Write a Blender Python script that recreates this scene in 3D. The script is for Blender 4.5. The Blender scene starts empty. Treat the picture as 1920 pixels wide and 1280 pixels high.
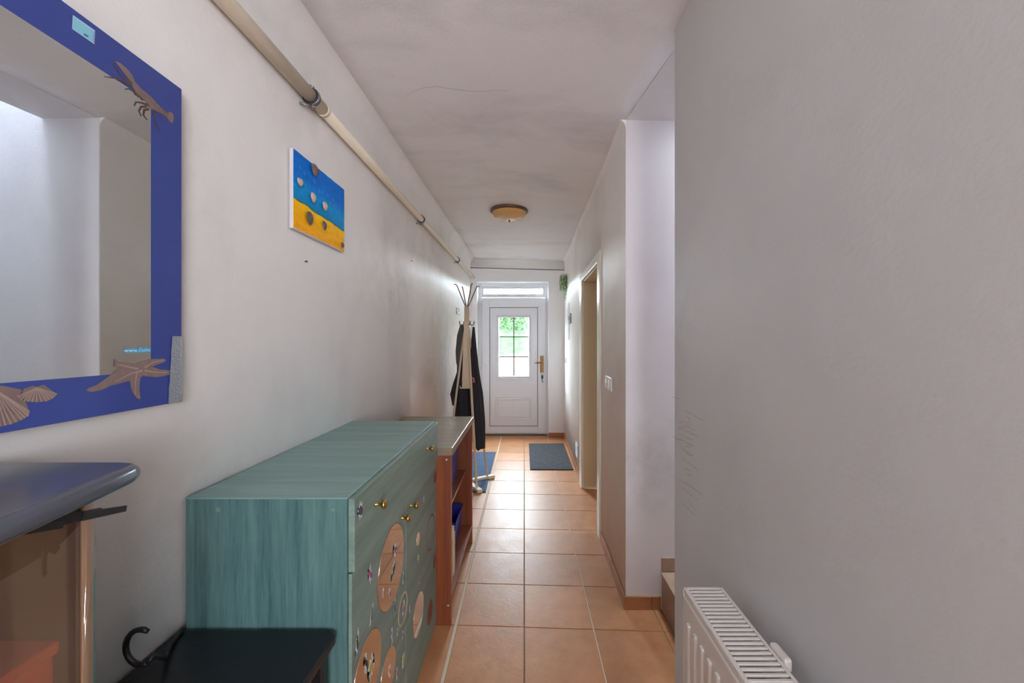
import bpy, bmesh, math, random
from mathutils import Vector, Matrix, noise
random.seed(7)
R = math.radians
sc = bpy.context.scene
COL = sc.collection

# ------------------------------------------------------------------ camera, world, lights, exposure
F = 740.0
YAW = 0.0
PU = 983.0   # column of the principal point (lens shift)
CAM = Vector((0, 0, 1.4))
cd = bpy.data.cameras.new('camera'); cam = bpy.data.objects.new('camera', cd); COL.objects.link(cam)
cam.location = CAM; cam.rotation_euler = (R(90), 0, YAW)
cd.sensor_width = 36; cd.lens = F / 1920 * 36; cd.shift_x = -(PU - 960) / 1920; cd.clip_start = .02; cd.clip_end = 200
sc.camera = cam
sc.view_settings.view_transform = 'Standard'; sc.view_settings.look = 'None'
sc.view_settings.gamma = 1; sc.view_settings.use_curve_mapping = False
sc.view_settings.exposure = .56
sc.cycles.diffuse_bounces = 10; sc.cycles.max_bounces = 14
w = bpy.data.worlds.new('sky'); sc.world = w; w.use_nodes = True
bg = w.node_tree.nodes['Background']
bg.inputs[0].default_value = (.80, .90, 1, 1); bg.inputs[1].default_value = 66

def area(name, loc, rot, sx, sy, power, col):
    l = bpy.data.lights.new(name, 'AREA'); l.shape = 'RECTANGLE'; l.size = sx; l.size_y = sy
    l.energy = power; l.color = col
    o = bpy.data.objects.new(name, l); COL.objects.link(o); o.location = loc; o.rotation_euler = rot
    return o
sun = bpy.data.lights.new('sun', 'SUN'); sun.energy = 3; sun.angle = R(2); sun.color = (1, .96, .9)
so = bpy.data.objects.new('sun', sun); COL.objects.link(so); so.rotation_euler = (R(50), 0, R(25))
# added fill light behind the camera; daylight from the roof window over the stairs
area('rear_fill', (.85, -2.12, 1.6), (R(90), 0, 0), 1.5, 1.25, 70, (.88, .935, 1))
area('stair_daylight', (1.04, 1.76, 4.9), (0, 0, 0), .36, .5, 92, (.78, .89, 1))

for nm, lc, sx_, sy_ in (('door_portal', (-.156, 5.99, 1.32), .50, .94), ('transom_portal', (-.17, 5.99, 2.16), .95, .12)):
    o = area(nm, lc, (R(-90), 0, 0), sx_, sy_, 1, (1, 1, 1)); o.data.cycles.is_portal = True
# ------------------------------------------------------------------ geometry helpers
def XL(y): return -.865 + .0135 * y          # left wall plane
def XR(y): return .532 + .0148 * (y - 2.07)  # right wall plane, beyond the stairs
c_, s_ = math.cos(YAW), math.sin(YAW)
def onx(u, v, X):
    """point of the plane x = X that the photograph shows at (u, v)"""
    a = (u - PU) / F; b = (640 - v) / F
    D = X / (-s_ + a * c_)
    return Vector((X, D * (c_ + a * s_), 1.4 + D * b))

def bm_box(bm, x0, x1, y0, y1, z0, z1, bev=0, seg=2):
    r = bmesh.ops.create_cube(bm, size=1)
    vs = r['verts']
    for v in vs:
        v.co = Vector(((x0 + x1) / 2 + v.co.x * (x1 - x0), (y0 + y1) / 2 + v.co.y * (y1 - y0), (z0 + z1) / 2 + v.co.z * (z1 - z0)))
    if bev:
        es = list({e for v in vs for e in v.link_edges})
        bmesh.ops.bevel(bm, geom=es, offset=bev, segments=seg, profile=.5, affect='EDGES')
    return bm

def box(*a, **k):
    return bm_box(bmesh.new(), *a, **k)

def bm_bar(bm, p0, p1, wd, th, side=(0, 0, 1), w1=None):
    """flat bar from p0 to p1; wd across 'side', th the other way"""
    p0, p1 = Vector(p0), Vector(p1)
    d = (p1 - p0).normalized(); s = Vector(side); s = (s - d * s.dot(d)).normalized(); t = d.cross(s)
    vs = []
    for p, ww in ((p0, wd), (p1, w1 or wd)):
        for a, b in ((-1, -1), (1, -1), (1, 1), (-1, 1)):
            vs.append(bm.verts.new(p + s * a * ww / 2 + t * b * th / 2))
    for f in ((3, 2, 1, 0), (4, 5, 6, 7), (0, 1, 5, 4), (1, 2, 6, 5), (2, 3, 7, 6), (3, 0, 4, 7)):
        bm.faces.new([vs[i] for i in f])
    return bm

def bm_tube(bm, pts, r, n=10, cap=True):
    pts = [Vector(p) for p in pts]
    rr = r if isinstance(r, (list, tuple)) else [r] * len(pts)
    rings = []; up = None
    for i, p in enumerate(pts):
        d = (pts[min(i + 1, len(pts) - 1)] - pts[max(i - 1, 0)]).normalized()
        if up is None:
            up = Vector((0, 0, 1)) if abs(d.z) < .9 else Vector((1, 0, 0))
        a = (up - d * up.dot(d)).normalized(); b = d.cross(a); up = a
        rings.append([bm.verts.new(p + (a * math.cos(2 * math.pi * k / n) + b * math.sin(2 * math.pi * k / n)) * rr[i]) for k in range(n)])
    for i in range(len(rings) - 1):
        for k in range(n):
            f = bm.faces.new((rings[i][k], rings[i][(k + 1) % n], rings[i + 1][(k + 1) % n], rings[i + 1][k])); f.smooth = True
    if cap:
        bm.faces.new(list(reversed(rings[0]))); bm.faces.new(rings[-1])
    return bm

def tube(*a, **k): return bm_tube(bmesh.new(), *a, **k)

def bm_lathe(bm, prof, c, axis='Z', n=24):
    """prof: list of (radius, height along the axis)"""
    c = Vector(c); rings = []
    for r, h in prof:
        ring = []
        for k in range(n):
            t = 2 * math.pi * k / n
            if axis == 'Z': p = Vector((r * math.cos(t), r * math.sin(t), h))
            elif axis == 'X': p = Vector((h, r * math.cos(t), r * math.sin(t)))
            else: p = Vector((r * math.cos(t), h, r * math.sin(t)))
            ring.append(bm.verts.new(c + p))
        rings.append(ring)
    for i in range(len(rings) - 1):
        for k in range(n):
            f = bm.faces.new((rings[i][k], rings[i][(k + 1) % n], rings[i + 1][(k + 1) % n], rings[i + 1][k])); f.smooth = True
    bm.faces.new(rings[0]); bm.faces.new(rings[-1])
    bmesh.ops.recalc_face_normals(bm, faces=bm.faces)
    return bm
def lathe(*a, **k): return bm_lathe(bmesh.new(), *a, **k)

def bm_prism(bm, pts, d):
    """polygon (3-D points in one plane) extruded by vector d"""
    d = Vector(d)
    a = [bm.verts.new(Vector(p)) for p in pts]; b = [bm.verts.new(Vector(p) + d) for p in pts]
    n = len(pts)
    es = []
    f1 = bm.faces.new(a); f2 = bm.faces.new(list(reversed(b)))
    for i in range(n):
        bm.faces.new((a[i], b[i], b[(i + 1) % n], a[(i + 1) % n]))
    bmesh.ops.triangulate(bm, faces=[f1, f2])
    bmesh.ops.recalc_face_normals(bm, faces=bm.faces)
    return bm
def prism(*a): return bm_prism(bmesh.new(), *a)

WL = {}
def obj(name, bm, m, parent=None, smooth=False, origin=None, shear=None, mods=None):
    if shear:
        for v in bm.verts: v.co.x += shear(v.co.y)
    xs = [v.co for v in bm.verts]
    lo = Vector([min(c[i] for c in xs) for i in range(3)]); hi = Vector([max(c[i] for c in xs) for i in range(3)])
    c = Vector(origin) if origin is not None else Vector(((lo.x + hi.x) / 2, (lo.y + hi.y) / 2, lo.z))
    for v in bm.verts: v.co -= c
    me = bpy.data.meshes.new(name); bm.to_mesh(me); bm.free()
    if smooth:
        for p in me.polygons: p.use_smooth = True
    for mm in (m if isinstance(m, list) else [m]): me.materials.append(mm)
    o = bpy.data.objects.new(name, me); COL.objects.link(o)
    base = Vector((0, 0, 0))
    if parent:
        o.parent = parent; base = WL[parent.name]
    o.location = c - base; WL[o.name] = c
    return o

def thing(name, loc, label=None, cat=None, group=None, kind=None):
    o = bpy.data.objects.new(name, None); COL.objects.link(o); o.location = loc; o.empty_display_size = .05
    WL[o.name] = Vector(loc)
    return tag(o, label, cat, group, kind)
def tag(o, label=None, cat=None, group=None, kind=None):
    if label: o['label'] = label
    if cat: o['category'] = cat
    if group: o['group'] = group
    if kind: o['kind'] = kind
    return o
def struct(name, bm, m, parent=None, **k):
    o = obj(name, bm, m, parent, **k)
    if not parent: o['kind'] = 'structure'
    return o

# ------------------------------------------------------------------ materials
def srgb(r, g, b):
    f = lambda c: (c / 255 / 12.92) if c / 255 <= .04045 else ((c / 255 + .055) / 1.055) ** 2.4
    return (f(r), f(g), f(b), 1)
def mat(name, col, rough=.5, metal=0, spec=.5, bump=None, var=None, coat=0, alpha=None, emit=None, trans=0):
    """col sRGB 0-255; bump=(scale, strength); var=(scale xyz, amount, colour2)"""
    m = bpy.data.materials.new(name); m.use_nodes = True
    nt = m.node_tree; N = nt.nodes; Lk = nt.links; p = N['Principled BSDF']
    p.inputs['Base Color'].default_value = srgb(*col); p.inputs['Roughness'].default_value = rough
    p.inputs['Metallic'].default_value = metal; p.inputs['Specular IOR Level'].default_value = spec
    p.inputs['Coat Weight'].default_value = coat; p.inputs['Transmission Weight'].default_value = trans
    tc = N.new('ShaderNodeTexCoord')
    if var:
        scl, amt, c2 = var
        mp = N.new('ShaderNodeMapping'); mp.inputs['Scale'].default_value = scl
        nz = N.new('ShaderNodeTexNoise'); nz.inputs['Scale'].default_value = 1; nz.inputs['Detail'].default_value = 6; nz.inputs['Roughness'].default_value = .6
        rp = N.new('ShaderNodeValToRGB'); rp.color_ramp.elements[0].position = .5 - .5 * (1 - amt) * .8; rp.color_ramp.elements[1].position = .5 + .5 * (1 - amt) * .8
        rp.color_ramp.elements[0].color = srgb(*col); rp.color_ramp.elements[1].color = srgb(*c2)
        Lk.new(tc.outputs['Object'], mp.inputs[0]); Lk.new(mp.outputs[0], nz.inputs['Vector']); Lk.new(nz.outputs[0], rp.inputs[0]); Lk.new(rp.outputs[0], p.inputs['Base Color'])
    if bump:
        nb = N.new('ShaderNodeTexNoise'); nb.inputs['Scale'].default_value = bump[0]; nb.inputs['Detail'].default_value = 5
        b = N.new('ShaderNodeBump'); b.inputs['Strength'].default_value = bump[1]; b.inputs['Distance'].default_value = .01
        Lk.new(tc.outputs['Object'], nb.inputs['Vector']); Lk.new(nb.outputs[0], b.inputs['Height']); Lk.new(b.outputs[0], p.inputs['Normal'])
    return m

def plaster(name, col, dirt, blot=(.8, 1.1, .8), dirtamt=.5, bump=.16, bscale=90, streak=None, zone=None):
    """painted plaster: fine orange-peel relief, cloudy soiling; zone = (centre, radii) where the soiling is heavier"""
    m = bpy.data.materials.new(name); m.use_nodes = True
    nt = m.node_tree; N = nt.nodes; Lk = nt.links; p = N['Principled BSDF']
    p.inputs['Roughness'].default_value = .55; p.inputs['Specular IOR Level'].default_value = .35
    g = N.new('ShaderNodeNewGeometry')
    mp = N.new('ShaderNodeMapping'); mp.inputs['Scale'].default_value = blot
    n1 = N.new('ShaderNodeTexNoise'); n1.inputs['Scale'].default_value = 1.3; n1.inputs['Detail'].default_value = 9; n1.inputs['Roughness'].default_value = .62; n1.inputs['Distortion'].default_value = .35
    Lk.new(g.outputs['Position'], mp.inputs[0]); Lk.new(mp.outputs[0], n1.inputs['Vector'])
    mr = N.new('ShaderNodeMapRange'); mr.inputs[1].default_value = .48; mr.inputs[2].default_value = .74; mr.inputs[3].default_value = 0; mr.inputs[4].default_value = dirtamt
    Lk.new(n1.outputs[0], mr.inputs[0]); fac = mr.outputs[0]
    if zone:
        for (cx, cy, cz), (rx, ry, rz), amt in zone:
            mz = N.new('ShaderNodeMapping'); mz.vector_type = 'TEXTURE'; mz.inputs['Location'].default_value = (cx, cy, cz); mz.inputs['Scale'].default_value = (rx, ry, rz)
            gr = N.new('ShaderNodeTexGradient'); gr.gradient_type = 'SPHERICAL'
            Lk.new(g.outputs['Position'], mz.inputs[0]); Lk.new(mz.outputs[0], gr.inputs[0])
            n2 = N.new('ShaderNodeTexNoise'); n2.inputs['Scale'].default_value = 7; n2.inputs['Detail'].default_value = 8; n2.inputs['Roughness'].default_value = .7
            Lk.new(g.outputs['Position'], n2.inputs['Vector'])
            r2 = N.new('ShaderNodeMapRange'); r2.inputs[1].default_value = .38; r2.inputs[2].default_value = .68; r2.inputs[4].default_value = amt
            Lk.new(n2.outputs[0], r2.inputs[0])
            mu = N.new('ShaderNodeMath'); mu.operation = 'MULTIPLY'; Lk.new(gr.outputs['Fac'], mu.inputs[0]); Lk.new(r2.outputs[0], mu.inputs[1])
            ad = N.new('ShaderNodeMath'); ad.operation = 'ADD'; ad.use_clamp = True; Lk.new(fac, ad.inputs[0]); Lk.new(mu.outputs[0], ad.inputs[1]); fac = ad.outputs[0]
    mx = N.new('ShaderNodeMix'); mx.data_type = 'RGBA'
    mx.inputs[6].default_value = srgb(*col); mx.inputs[7].default_value = srgb(*dirt)
    Lk.new(fac, mx.inputs[0]); Lk.new(mx.outputs[2], p.inputs['Base Color'])
    nb = N.new('ShaderNodeTexNoise'); nb.inputs['Scale'].default_value = bscale; nb.inputs['Detail'].default_value = 4
    Lk.new(g.outputs['Position'], nb.inputs['Vector'])
    nc = N.new('ShaderNodeTexNoise'); nc.inputs['Scale'].default_value = 3.2; nc.inputs['Detail'].default_value = 3
    Lk.new(g.outputs['Position'], nc.inputs['Vector'])
    b = N.new('ShaderNodeBump'); b.inputs['Strength'].default_value = bump; b.inputs['Distance'].default_value = .004
    b2 = N.new('ShaderNodeBump'); b2.inputs['Strength'].default_value = .12; b2.inputs['Distance'].default_value = .03
    Lk.new(nc.outputs[0], b2.inputs['Height']); Lk.new(b2.outputs[0], b.inputs['Normal'])
    Lk.new(nb.outputs[0], b.inputs['Height']); Lk.new(b.outputs[0], p.inputs['Normal'])
    return m

def wood(name, c1, c2, axis, rough=.4, scale=1.0, fine=1.0):
    """axis: the direction the grain runs"""
    m = bpy.data.materials.new(name); m.use_nodes = True
    nt = m.node_tree; N = nt.nodes; Lk = nt.links; p = N['Principled BSDF']
    p.inputs['Roughness'].default_value = rough
    g = N.new('ShaderNodeNewGeometry')
    lo, hi = 1.6 * scale, 26 * scale
    sv = {'X': (lo, hi, hi), 'Y': (hi, lo, hi), 'Z': (hi, hi, lo)}[axis]
    mp = N.new('ShaderNodeMapping'); mp.inputs['Scale'].default_value = sv
    n1 = N.new('ShaderNodeTexNoise'); n1.inputs['Scale'].default_value = .42; n1.inputs['Detail'].default_value = 3; n1.inputs['Distortion'].default_value = 1.2
    n2 = N.new('ShaderNodeTexNoise'); n2.inputs['Scale'].default_value = 5 * fine; n2.inputs['Detail'].default_value = 6; n2.inputs['Roughness'].default_value = .75
    Lk.new(g.outputs['Position'], mp.inputs[0]); Lk.new(mp.outputs[0], n1.inputs['Vector']); Lk.new(mp.outputs[0], n2.inputs['Vector'])
    a = N.new('ShaderNodeMath'); a.operation = 'MULTIPLY_ADD'; a.inputs[1].default_value = .45
    Lk.new(n2.outputs[0], a.inputs[0]); h = N.new('ShaderNodeMath'); h.operation = 'MULTIPLY'; h.inputs[1].default_value = .6
    Lk.new(n1.outputs[0], h.inputs[0]); Lk.new(h.outputs[0], a.inputs[2])
    rp = N.new('ShaderNodeValToRGB'); rp.color_ramp.elements[0].position = .40; rp.color_ramp.elements[1].position = .64
    rp.color_ramp.elements[0].color = srgb(*c2); rp.color_ramp.elements[1].color = srgb(*c1)
    Lk.new(a.outputs[0], rp.inputs[0]); Lk.new(rp.outputs[0], p.inputs['Base Color'])
    return m

M = {}
M['wall_left'] = plaster('wall_left_paint', (234, 230, 228), (196, 194, 188), dirtamt=.45,
    zone=[((-.8, 4.1, 1.2), (.5, 1.1, 1.0), .95), ((-.84, 2.6, 1.75), (.5, .9, .45), .7), ((-.84, 1.5, 2.35), (.5, 1.4, .25), .35), ((-.84, 3.4, 2.2), (.5, 1.2, .4), .5)])
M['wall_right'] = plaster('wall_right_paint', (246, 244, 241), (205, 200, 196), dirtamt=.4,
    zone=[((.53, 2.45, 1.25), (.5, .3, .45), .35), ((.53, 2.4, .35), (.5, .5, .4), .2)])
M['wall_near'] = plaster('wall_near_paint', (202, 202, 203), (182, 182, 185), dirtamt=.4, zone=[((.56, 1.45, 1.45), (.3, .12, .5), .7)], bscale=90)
M['wall_stair'] = plaster('stair_wall_paint', (228, 226, 228), (188, 180, 182), dirtamt=.3, zone=[((.6, 2.07, .75), (.4, .3, .35), .6)])
M['wall_far'] = plaster('wall_far_paint', (236, 236, 236), (216, 216, 218), dirtamt=.3, bump=.2)
M['ceiling'] = plaster('ceiling_paint', (236, 233, 234), (186, 184, 187), blot=(.9, 1.7, 1), dirtamt=.5, bump=.35, bscale=120)
M['plain_white'] = mat('white_emulsion', (222, 222, 222), .6)

def tile_mat(name, c1, c2, rough=.33, b1=.35):
    m = bpy.data.materials.new(name); m.use_nodes = True
    nt = m.node_tree; N = nt.nodes; Lk = nt.links; p = N['Principled BSDF']
    p.inputs['Specular IOR Level'].default_value = .3
    g = N.new('ShaderNodeNewGeometry'); oi = N.new('ShaderNodeObjectInfo')
    n1 = N.new('ShaderNodeTexNoise'); n1.inputs['Scale'].default_value = 9; n1.inputs['Detail'].default_value = 7; n1.inputs['Roughness'].default_value = .65
    Lk.new(g.outputs['Position'], n1.inputs['Vector'])
    rp = N.new('ShaderNodeValToRGB'); rp.color_ramp.elements[0].position = .3; rp.color_ramp.elements[1].position = .72
    rp.color_ramp.elements[0].color = srgb(*c2); rp.color_ramp.elements[1].color = srgb(*c1)
    Lk.new(n1.outputs[0], rp.inputs[0])
    hs = N.new('ShaderNodeHueSaturation'); mr = N.new('ShaderNodeMapRange'); mr.inputs[3].default_value = .9; mr.inputs[4].default_value = 1.1
    Lk.new(oi.outputs['Random'], mr.inputs[0]); Lk.new(mr.outputs[0], hs.inputs['Value']); Lk.new(rp.outputs[0], hs.inputs['Color'])
    Lk.new(hs.outputs[0], p.inputs['Base Color'])
    r2 = N.new('ShaderNodeMapRange'); r2.inputs[3].default_value = rough - .08; r2.inputs[4].default_value = rough + .14
    Lk.new(n1.outputs[0], r2.inputs[0]); Lk.new(r2.outputs[0], p.inputs['Roughness'])
    nb = N.new('ShaderNodeTexNoise'); nb.inputs['Scale'].default_value = 26; nb.inputs['Detail'].default_value = 4; nb.inputs['Distortion'].default_value = 1.5
    Lk.new(g.outputs['Position'], nb.inputs['Vector'])
    b = N.new('ShaderNodeBump'); b.inputs['Strength'].default_value = b1; b.inputs['Distance'].default_value = .004
    Lk.new(nb.outputs[0], b.inputs['Height']); Lk.new(b.outputs[0], p.inputs['Normal'])
    return m
M['tile'] = tile_mat('terracotta_tile', (188, 136, 94), (168, 114, 74), .42, .22)
M['skirt_tile'] = tile_mat('skirting_tile', (184, 128, 88), (158, 106, 70), .4, .2)
M['step_tile'] = tile_mat('beige_step_tile', (176, 150, 128), (150, 124, 104), .4, .2)
M['grout'] = mat('grout', (128, 108, 90), .9, bump=(200, .3))
M['grout_light'] = mat('light_grout', (205, 190, 170), .9)

# ------------------------------------------------------------------ SHELL
YF = 5.77        # far wall
YB = -2.2
H = 2.60; HR = 2.56
def arc_profile(x0, z_top, r, sgn, n=7):
    """wall at x0, ceiling at z_top; cove of radius r; sgn +1 room lies at larger x"""
    out = []
    for i in range(n + 1):
        t = math.pi / 2 * i / n
        out.append((x0 + sgn * (r - r * math.cos(t)), z_top - r + r * math.sin(t)))
    return out

# left wall (solid block with cove)
bm = bmesh.new()
ys = [YB + (YF + .3 - YB) * i / 20 for i in range(21)]
prof = [(-.12, 0), (0, 0)] + arc_profile(0, H, .085, 1) + [(.085, H + .08), (-.12, H + .08)]
rings = [[bm.verts.new((XL(y) + px, y, pz)) for px, pz in prof] for y in ys]
for i in range(len(ys) - 1):
    for k in range(len(prof)):
        f = bm.faces.new((rings[i][k], rings[i][(k + 1) % len(prof)], rings[i + 1][(k + 1) % len(prof)], rings[i + 1][k]))
        f.smooth = 1 <= k < len(prof) - 3
for q in (rings[0], rings[-1]): bm.faces.new([bm.verts.new(v.co) for v in q])
bmesh.ops.recalc_face_normals(bm, faces=bm.faces)
struct('wall_left', bm, M['wall_left'])

# ceiling: slightly sagging slab
bm = bmesh.new()
nx, ny = 14, 40
def ceil_z(x, y):
    t = (x + .85) / 1.4
    return H + (HR - H) * min(max(t, 0), 1) + .006 * noise.noise(Vector((x * 1.5, y * 1.2, 3)))
grid = []
for j in range(ny + 1):
    y = YB + (YF - .0 - YB) * j / ny
    xr = (XR(y) + .05) if y > 2.07 else (.53 + (2.07 - y) * .13 if y > 1.45 else .62)
    grid.append([bm.verts.new((-.80 + (xr + .80) * i / nx if i else XL(y) + .02, y, ceil_z(-.80 + (xr + .80) * i / nx, y))) for i in range(nx + 1)])
top = []
for j in range(ny):
    for i in range(nx):
        f = bm.faces.new((grid[j][i], grid[j + 1][i], grid[j + 1][i + 1], grid[j][i + 1])); f.smooth = True
r = bmesh.ops.extrude_face_region(bm, geom=list(bm.faces))
for v in [g for g in r['geom'] if isinstance(g, bmesh.types.BMVert)]: v.co.z += .12
bmesh.ops.recalc_face_normals(bm, faces=bm.faces)
struct('ceiling', bm, M['ceiling'])
bm = bmesh.new(); cp = []
for qx, qy in ((755, 475), (790, 455), (830, 440), (900, 432), (960, 442), (1040, 452), (1120, 458), (1200, 450), (1260, 455)):
    u, v = 480 + qx / 2.666, qy / 2.666; z = 2.58
    for _ in range(4):
        D = (z - 1.4) * F / (640 - v); X = D * (u - PU) / F; z = ceil_z(X, D) - .0012
    cp.append(Vector((X, D, z)))
for i in range(len(cp) - 1):
    w_ = .0011 * (1 - abs(i - 4) / 7); a, b = cp[i], cp[i + 1]; s = (b - a).normalized().cross(Vector((0, 0, 1))) * w_
    bm.faces.new([bm.verts.new(q) for q in (a + s, b + s, b - s, a - s)])
obj('hairline_crack', bm, mat('crack_grey', (150, 146, 146), .9), bpy.data.objects['ceiling'])  # grey line of the ceiling crack
# underside over the stair opening
bm = bmesh.new()
a = [(.532, 2.10, HR), (.53 + .62 * .13, 1.45, HR), (.84, 1.45, HR - .03), (.82, 2.10, HR - .005)]
bm_prism(bm, a, (0, 0, .35))
struct('trim_1', bm, M['wall_stair'])

# far wall with door opening; recessed door
DX0, DX1, DZ = -.690, .352, 2.275
bm = bmesh.new()
YD = 5.99
def cove_far():
    pr = [(YF + .3, 0)]
for (x0, x1, z0, z1) in ((XL(YF) - .12, DX0, 0, H + .1), (DX1, XR(YF) + .15, 0, H + .1), (DX0, DX1, DZ, H + .1)):
    bm_box(bm, x0, x1, YF, YF + .30, z0, z1)
# cove between far wall and ceiling
pr = [(YF, H - .13)] + [(YF - (.12 - .12 * math.cos(math.pi / 2 * i / 7)), H - .12 + .12 * math.sin(math.pi / 2 * i / 7)) for i in range(8)] + [(YF - .12, H + .06), (YF, H + .06)]
a = [bm.verts.new((XL(YF), y, z + .004)) for y, z in pr]; b = [bm.verts.new((XR(YF), y, z - .032)) for y, z in pr]
bm.faces.new(a); bm.faces.new(list(reversed(b)))
for i in range(len(pr)):
    f = bm.faces.new((a[i], b[i], b[(i + 1) % len(pr)], a[(i + 1) % len(pr)])); f.smooth = i < 8
bmesh.ops.recalc_face_normals(bm, faces=bm.faces)
struct('wall_far', bm, M['wall_far'])

# right wall beyond the stairs, with a doorway
RD0, RD1, RDZ = 2.78, 3.90, 2.045
bm = bmesh.new()
def wall_seg(y0, y1, z0, z1, cove):
    yy = [y0 + (y1 - y0) * i / 6 for i in range(7)]
    if cove: pf = [(.20, z0), (0, z0)] + arc_profile(0, HR + .012, .055, -1) + [(-.055, HR + .10), (.20, HR + .10)]
    else: pf = [(.20, z0), (0, z0), (0, z1), (.20, z1)]
    rg = [[bm.verts.new((XR(y) + px, y, pz)) for px, pz in pf] for y in yy]
    for i in range(6):
        for k in range(len(pf)):
            f = bm.faces.new((rg[i][k], rg[i + 1][k], rg[i + 1][(k + 1) % len(pf)], rg[i][(k + 1) % len(pf)])); f.smooth = cove and 1 <= k < len(pf) - 3
    for q in (rg[0], list(reversed(rg[-1]))): bm.faces.new([bm.verts.new(v.co) for v in q])
wall_seg(2.0706, RD0, 0, 0, True)
wall_seg(RD1, YF + .28, 0, 0, True)
wall_seg(RD0, RD1, RDZ, 0, True)
bmesh.ops.recalc_face_normals(bm, faces=bm.faces)
struct('wall_right', bm, M['wall_right'])
# stairwell walls
struct('wall_stairwell', bm_box(box(.5335, .7351, 2.068, 2.0704, -.02, HR + .01), .735, 4.2, 2.068, 2.27, -.02, 5.2), M['wall_stair'])
struct('wall_stair_end', box(4.0, 4.2, -.4, 2.07, 0, 5.2), M['wall_stair'])
struct('wall_stair_header', box(.84, 4.2, 1.30, 1.45, 2.45, 5.2), M['wall_stair'])
struct('wall_stair_over', box(.72, .83, 1.30, 2.27, 2.86, 5.2), M['wall_stair'])
# right wall beside the camera (stairs behind it)
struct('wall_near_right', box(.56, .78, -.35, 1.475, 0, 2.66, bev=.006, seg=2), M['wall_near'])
struct('wall_stair_near', box(.78, 4.2, 1.30, 1.475, 0, 2.47), M['wall_stair'])
# roof window over the stairs: frame round the opening
bm = bmesh.new()
for a in ((.83, 4.2, 1.45, 1.50, 5.0, 5.1), (.83, 4.2, 2.02, 2.07, 5.0, 5.1), (.83, .88, 1.5, 2.02, 5.0, 5.1), (1.25, 4.2, 1.5, 2.02, 5.0, 5.1)):
    bm_box(bm, *a)
bm_box(bm, .80, 4.25, 1.40, 2.30, 5.2, 5.26)  # opaque lid added above the opening to block the sky
struct('window_2', bm, M['plain_white'])

# wall behind the camera; its unseen window is added for the fill light
bm = bmesh.new()
for a in ((-.95, .05, 0, 2.7), (1.65, 2.3, 0, 2.7), (.05, 1.65, 0, .92), (.05, 1.65, 2.3, 2.7)):
    bm_box(bm, a[0], a[1], YB - .15, YB, a[2], a[3])
struct('wall_behind', bm, M['plain_white'])
wn = thing('added_window', (.85, YB, .92), kind='structure')
bm = bmesh.new()
for a in ((.05, .11, .92, 2.3), (1.59, 1.65, .92, 2.3), (.11, 1.59, .92, .98), (.11, 1.59, 2.24, 2.3), (.82, .88, .98, 2.24)):
    bm_box(bm, a[0], a[1], YB - .08, YB - .02, a[2], a[3])
obj('window_frame', bm, M['plain_white'], wn)
obj('sky_blocker', box(.1101, 1.5899, YB - .10, YB - .085, .93, 2.29), mat('sky_blocker_white', (226, 224, 220), .7), wn)  # opaque panel added to keep the outdoor sky out of this opening
obj('window_sill', box(.01, 1.69, YB, YB + .08, .90, .925), M['plain_white'], wn)

struct('wall_behind_right', box(2.15, 2.3, YB, -.35, 0, 2.7), M['plain_white'])
struct('wall_behind_return', box(.78, 2.3, -.35, -.20, 0, 2.7), M['plain_white'])
struct('ceiling_behind', box(.60, 2.3, YB - .1, -.2, 2.57, 2.7), M['ceiling'])
struct('floor_behind', box(.90, 2.3, YB - .1, -.2, -.06, -.002), M['tile'])
# floor: grout bed + one object per tile
P = .3375; X0 = 0.0; Y0 = 1.936; SK = -.044
fl = struct('floor', box(-.98, .90, YB - .1, 6.12, -.06, -.003), M['grout'])
def clip(a0, a1, lo, hi): return max(a0, lo), min(a1, hi)
tile_mesh = None
for j in range(-13, 14):
    y0, y1 = Y0 + j * P + .002, Y0 + (j + 1) * P - .002
    y0, y1 = clip(y0, y1, YB, 6.02)
    if y1 - y0 < .02: continue
    for i in range(-3, 3 if j > -8 else 7):
        g0 = .0075 if i == -1 else .002
        x0, x1 = X0 + i * P + g0, X0 + (i + 1) * P - (.0075 if i == -2 else .0025)
        x0, x1 = clip(x0, x1, XL(y0) + .001, .714 if 1.475 < (y0 + y1) / 2 < 4.1 else max(XR(y1), .56) if y0 > 2 else (.60 if y1 > -.34 else 2.14))
        if x1 - x0 < .02: continue
        full = abs((x1 - x0) - (P - .0045)) < 1e-4 and abs((y1 - y0) - (P - .004)) < 1e-4
        if full and tile_mesh:
            o = bpy.data.objects.new('tile', tile_mesh); COL.objects.link(o); o.parent = fl
            o.location = Vector(((x0 + x1) / 2, (y0 + y1) / 2 + SK * (x0 + x1) / 2, -.012 + random.uniform(-.0003, .0003))) - WL['floor']
        else:
            tb_ = box(x0, x1, y0, y1, -.012, 0, bev=.0018, seg=1)
            for v in tb_.verts: v.co.y = min(v.co.y + SK * v.co.x, 5.99)
            o = obj('tile', tb_, M['tile'], fl)
            if full: tile_mesh = o.data
# light grout strip between the second and third columns
o = obj('grout_strip', box(-P - .0072, -P + .0072, YB, 5.98, -.01, -.0012), M['grout_light'], fl)
obj('grout_strip', box(P - .0024, P + .0024, YB, 5.98, -.01, -.0012), M['grout_light'], fl)

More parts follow.
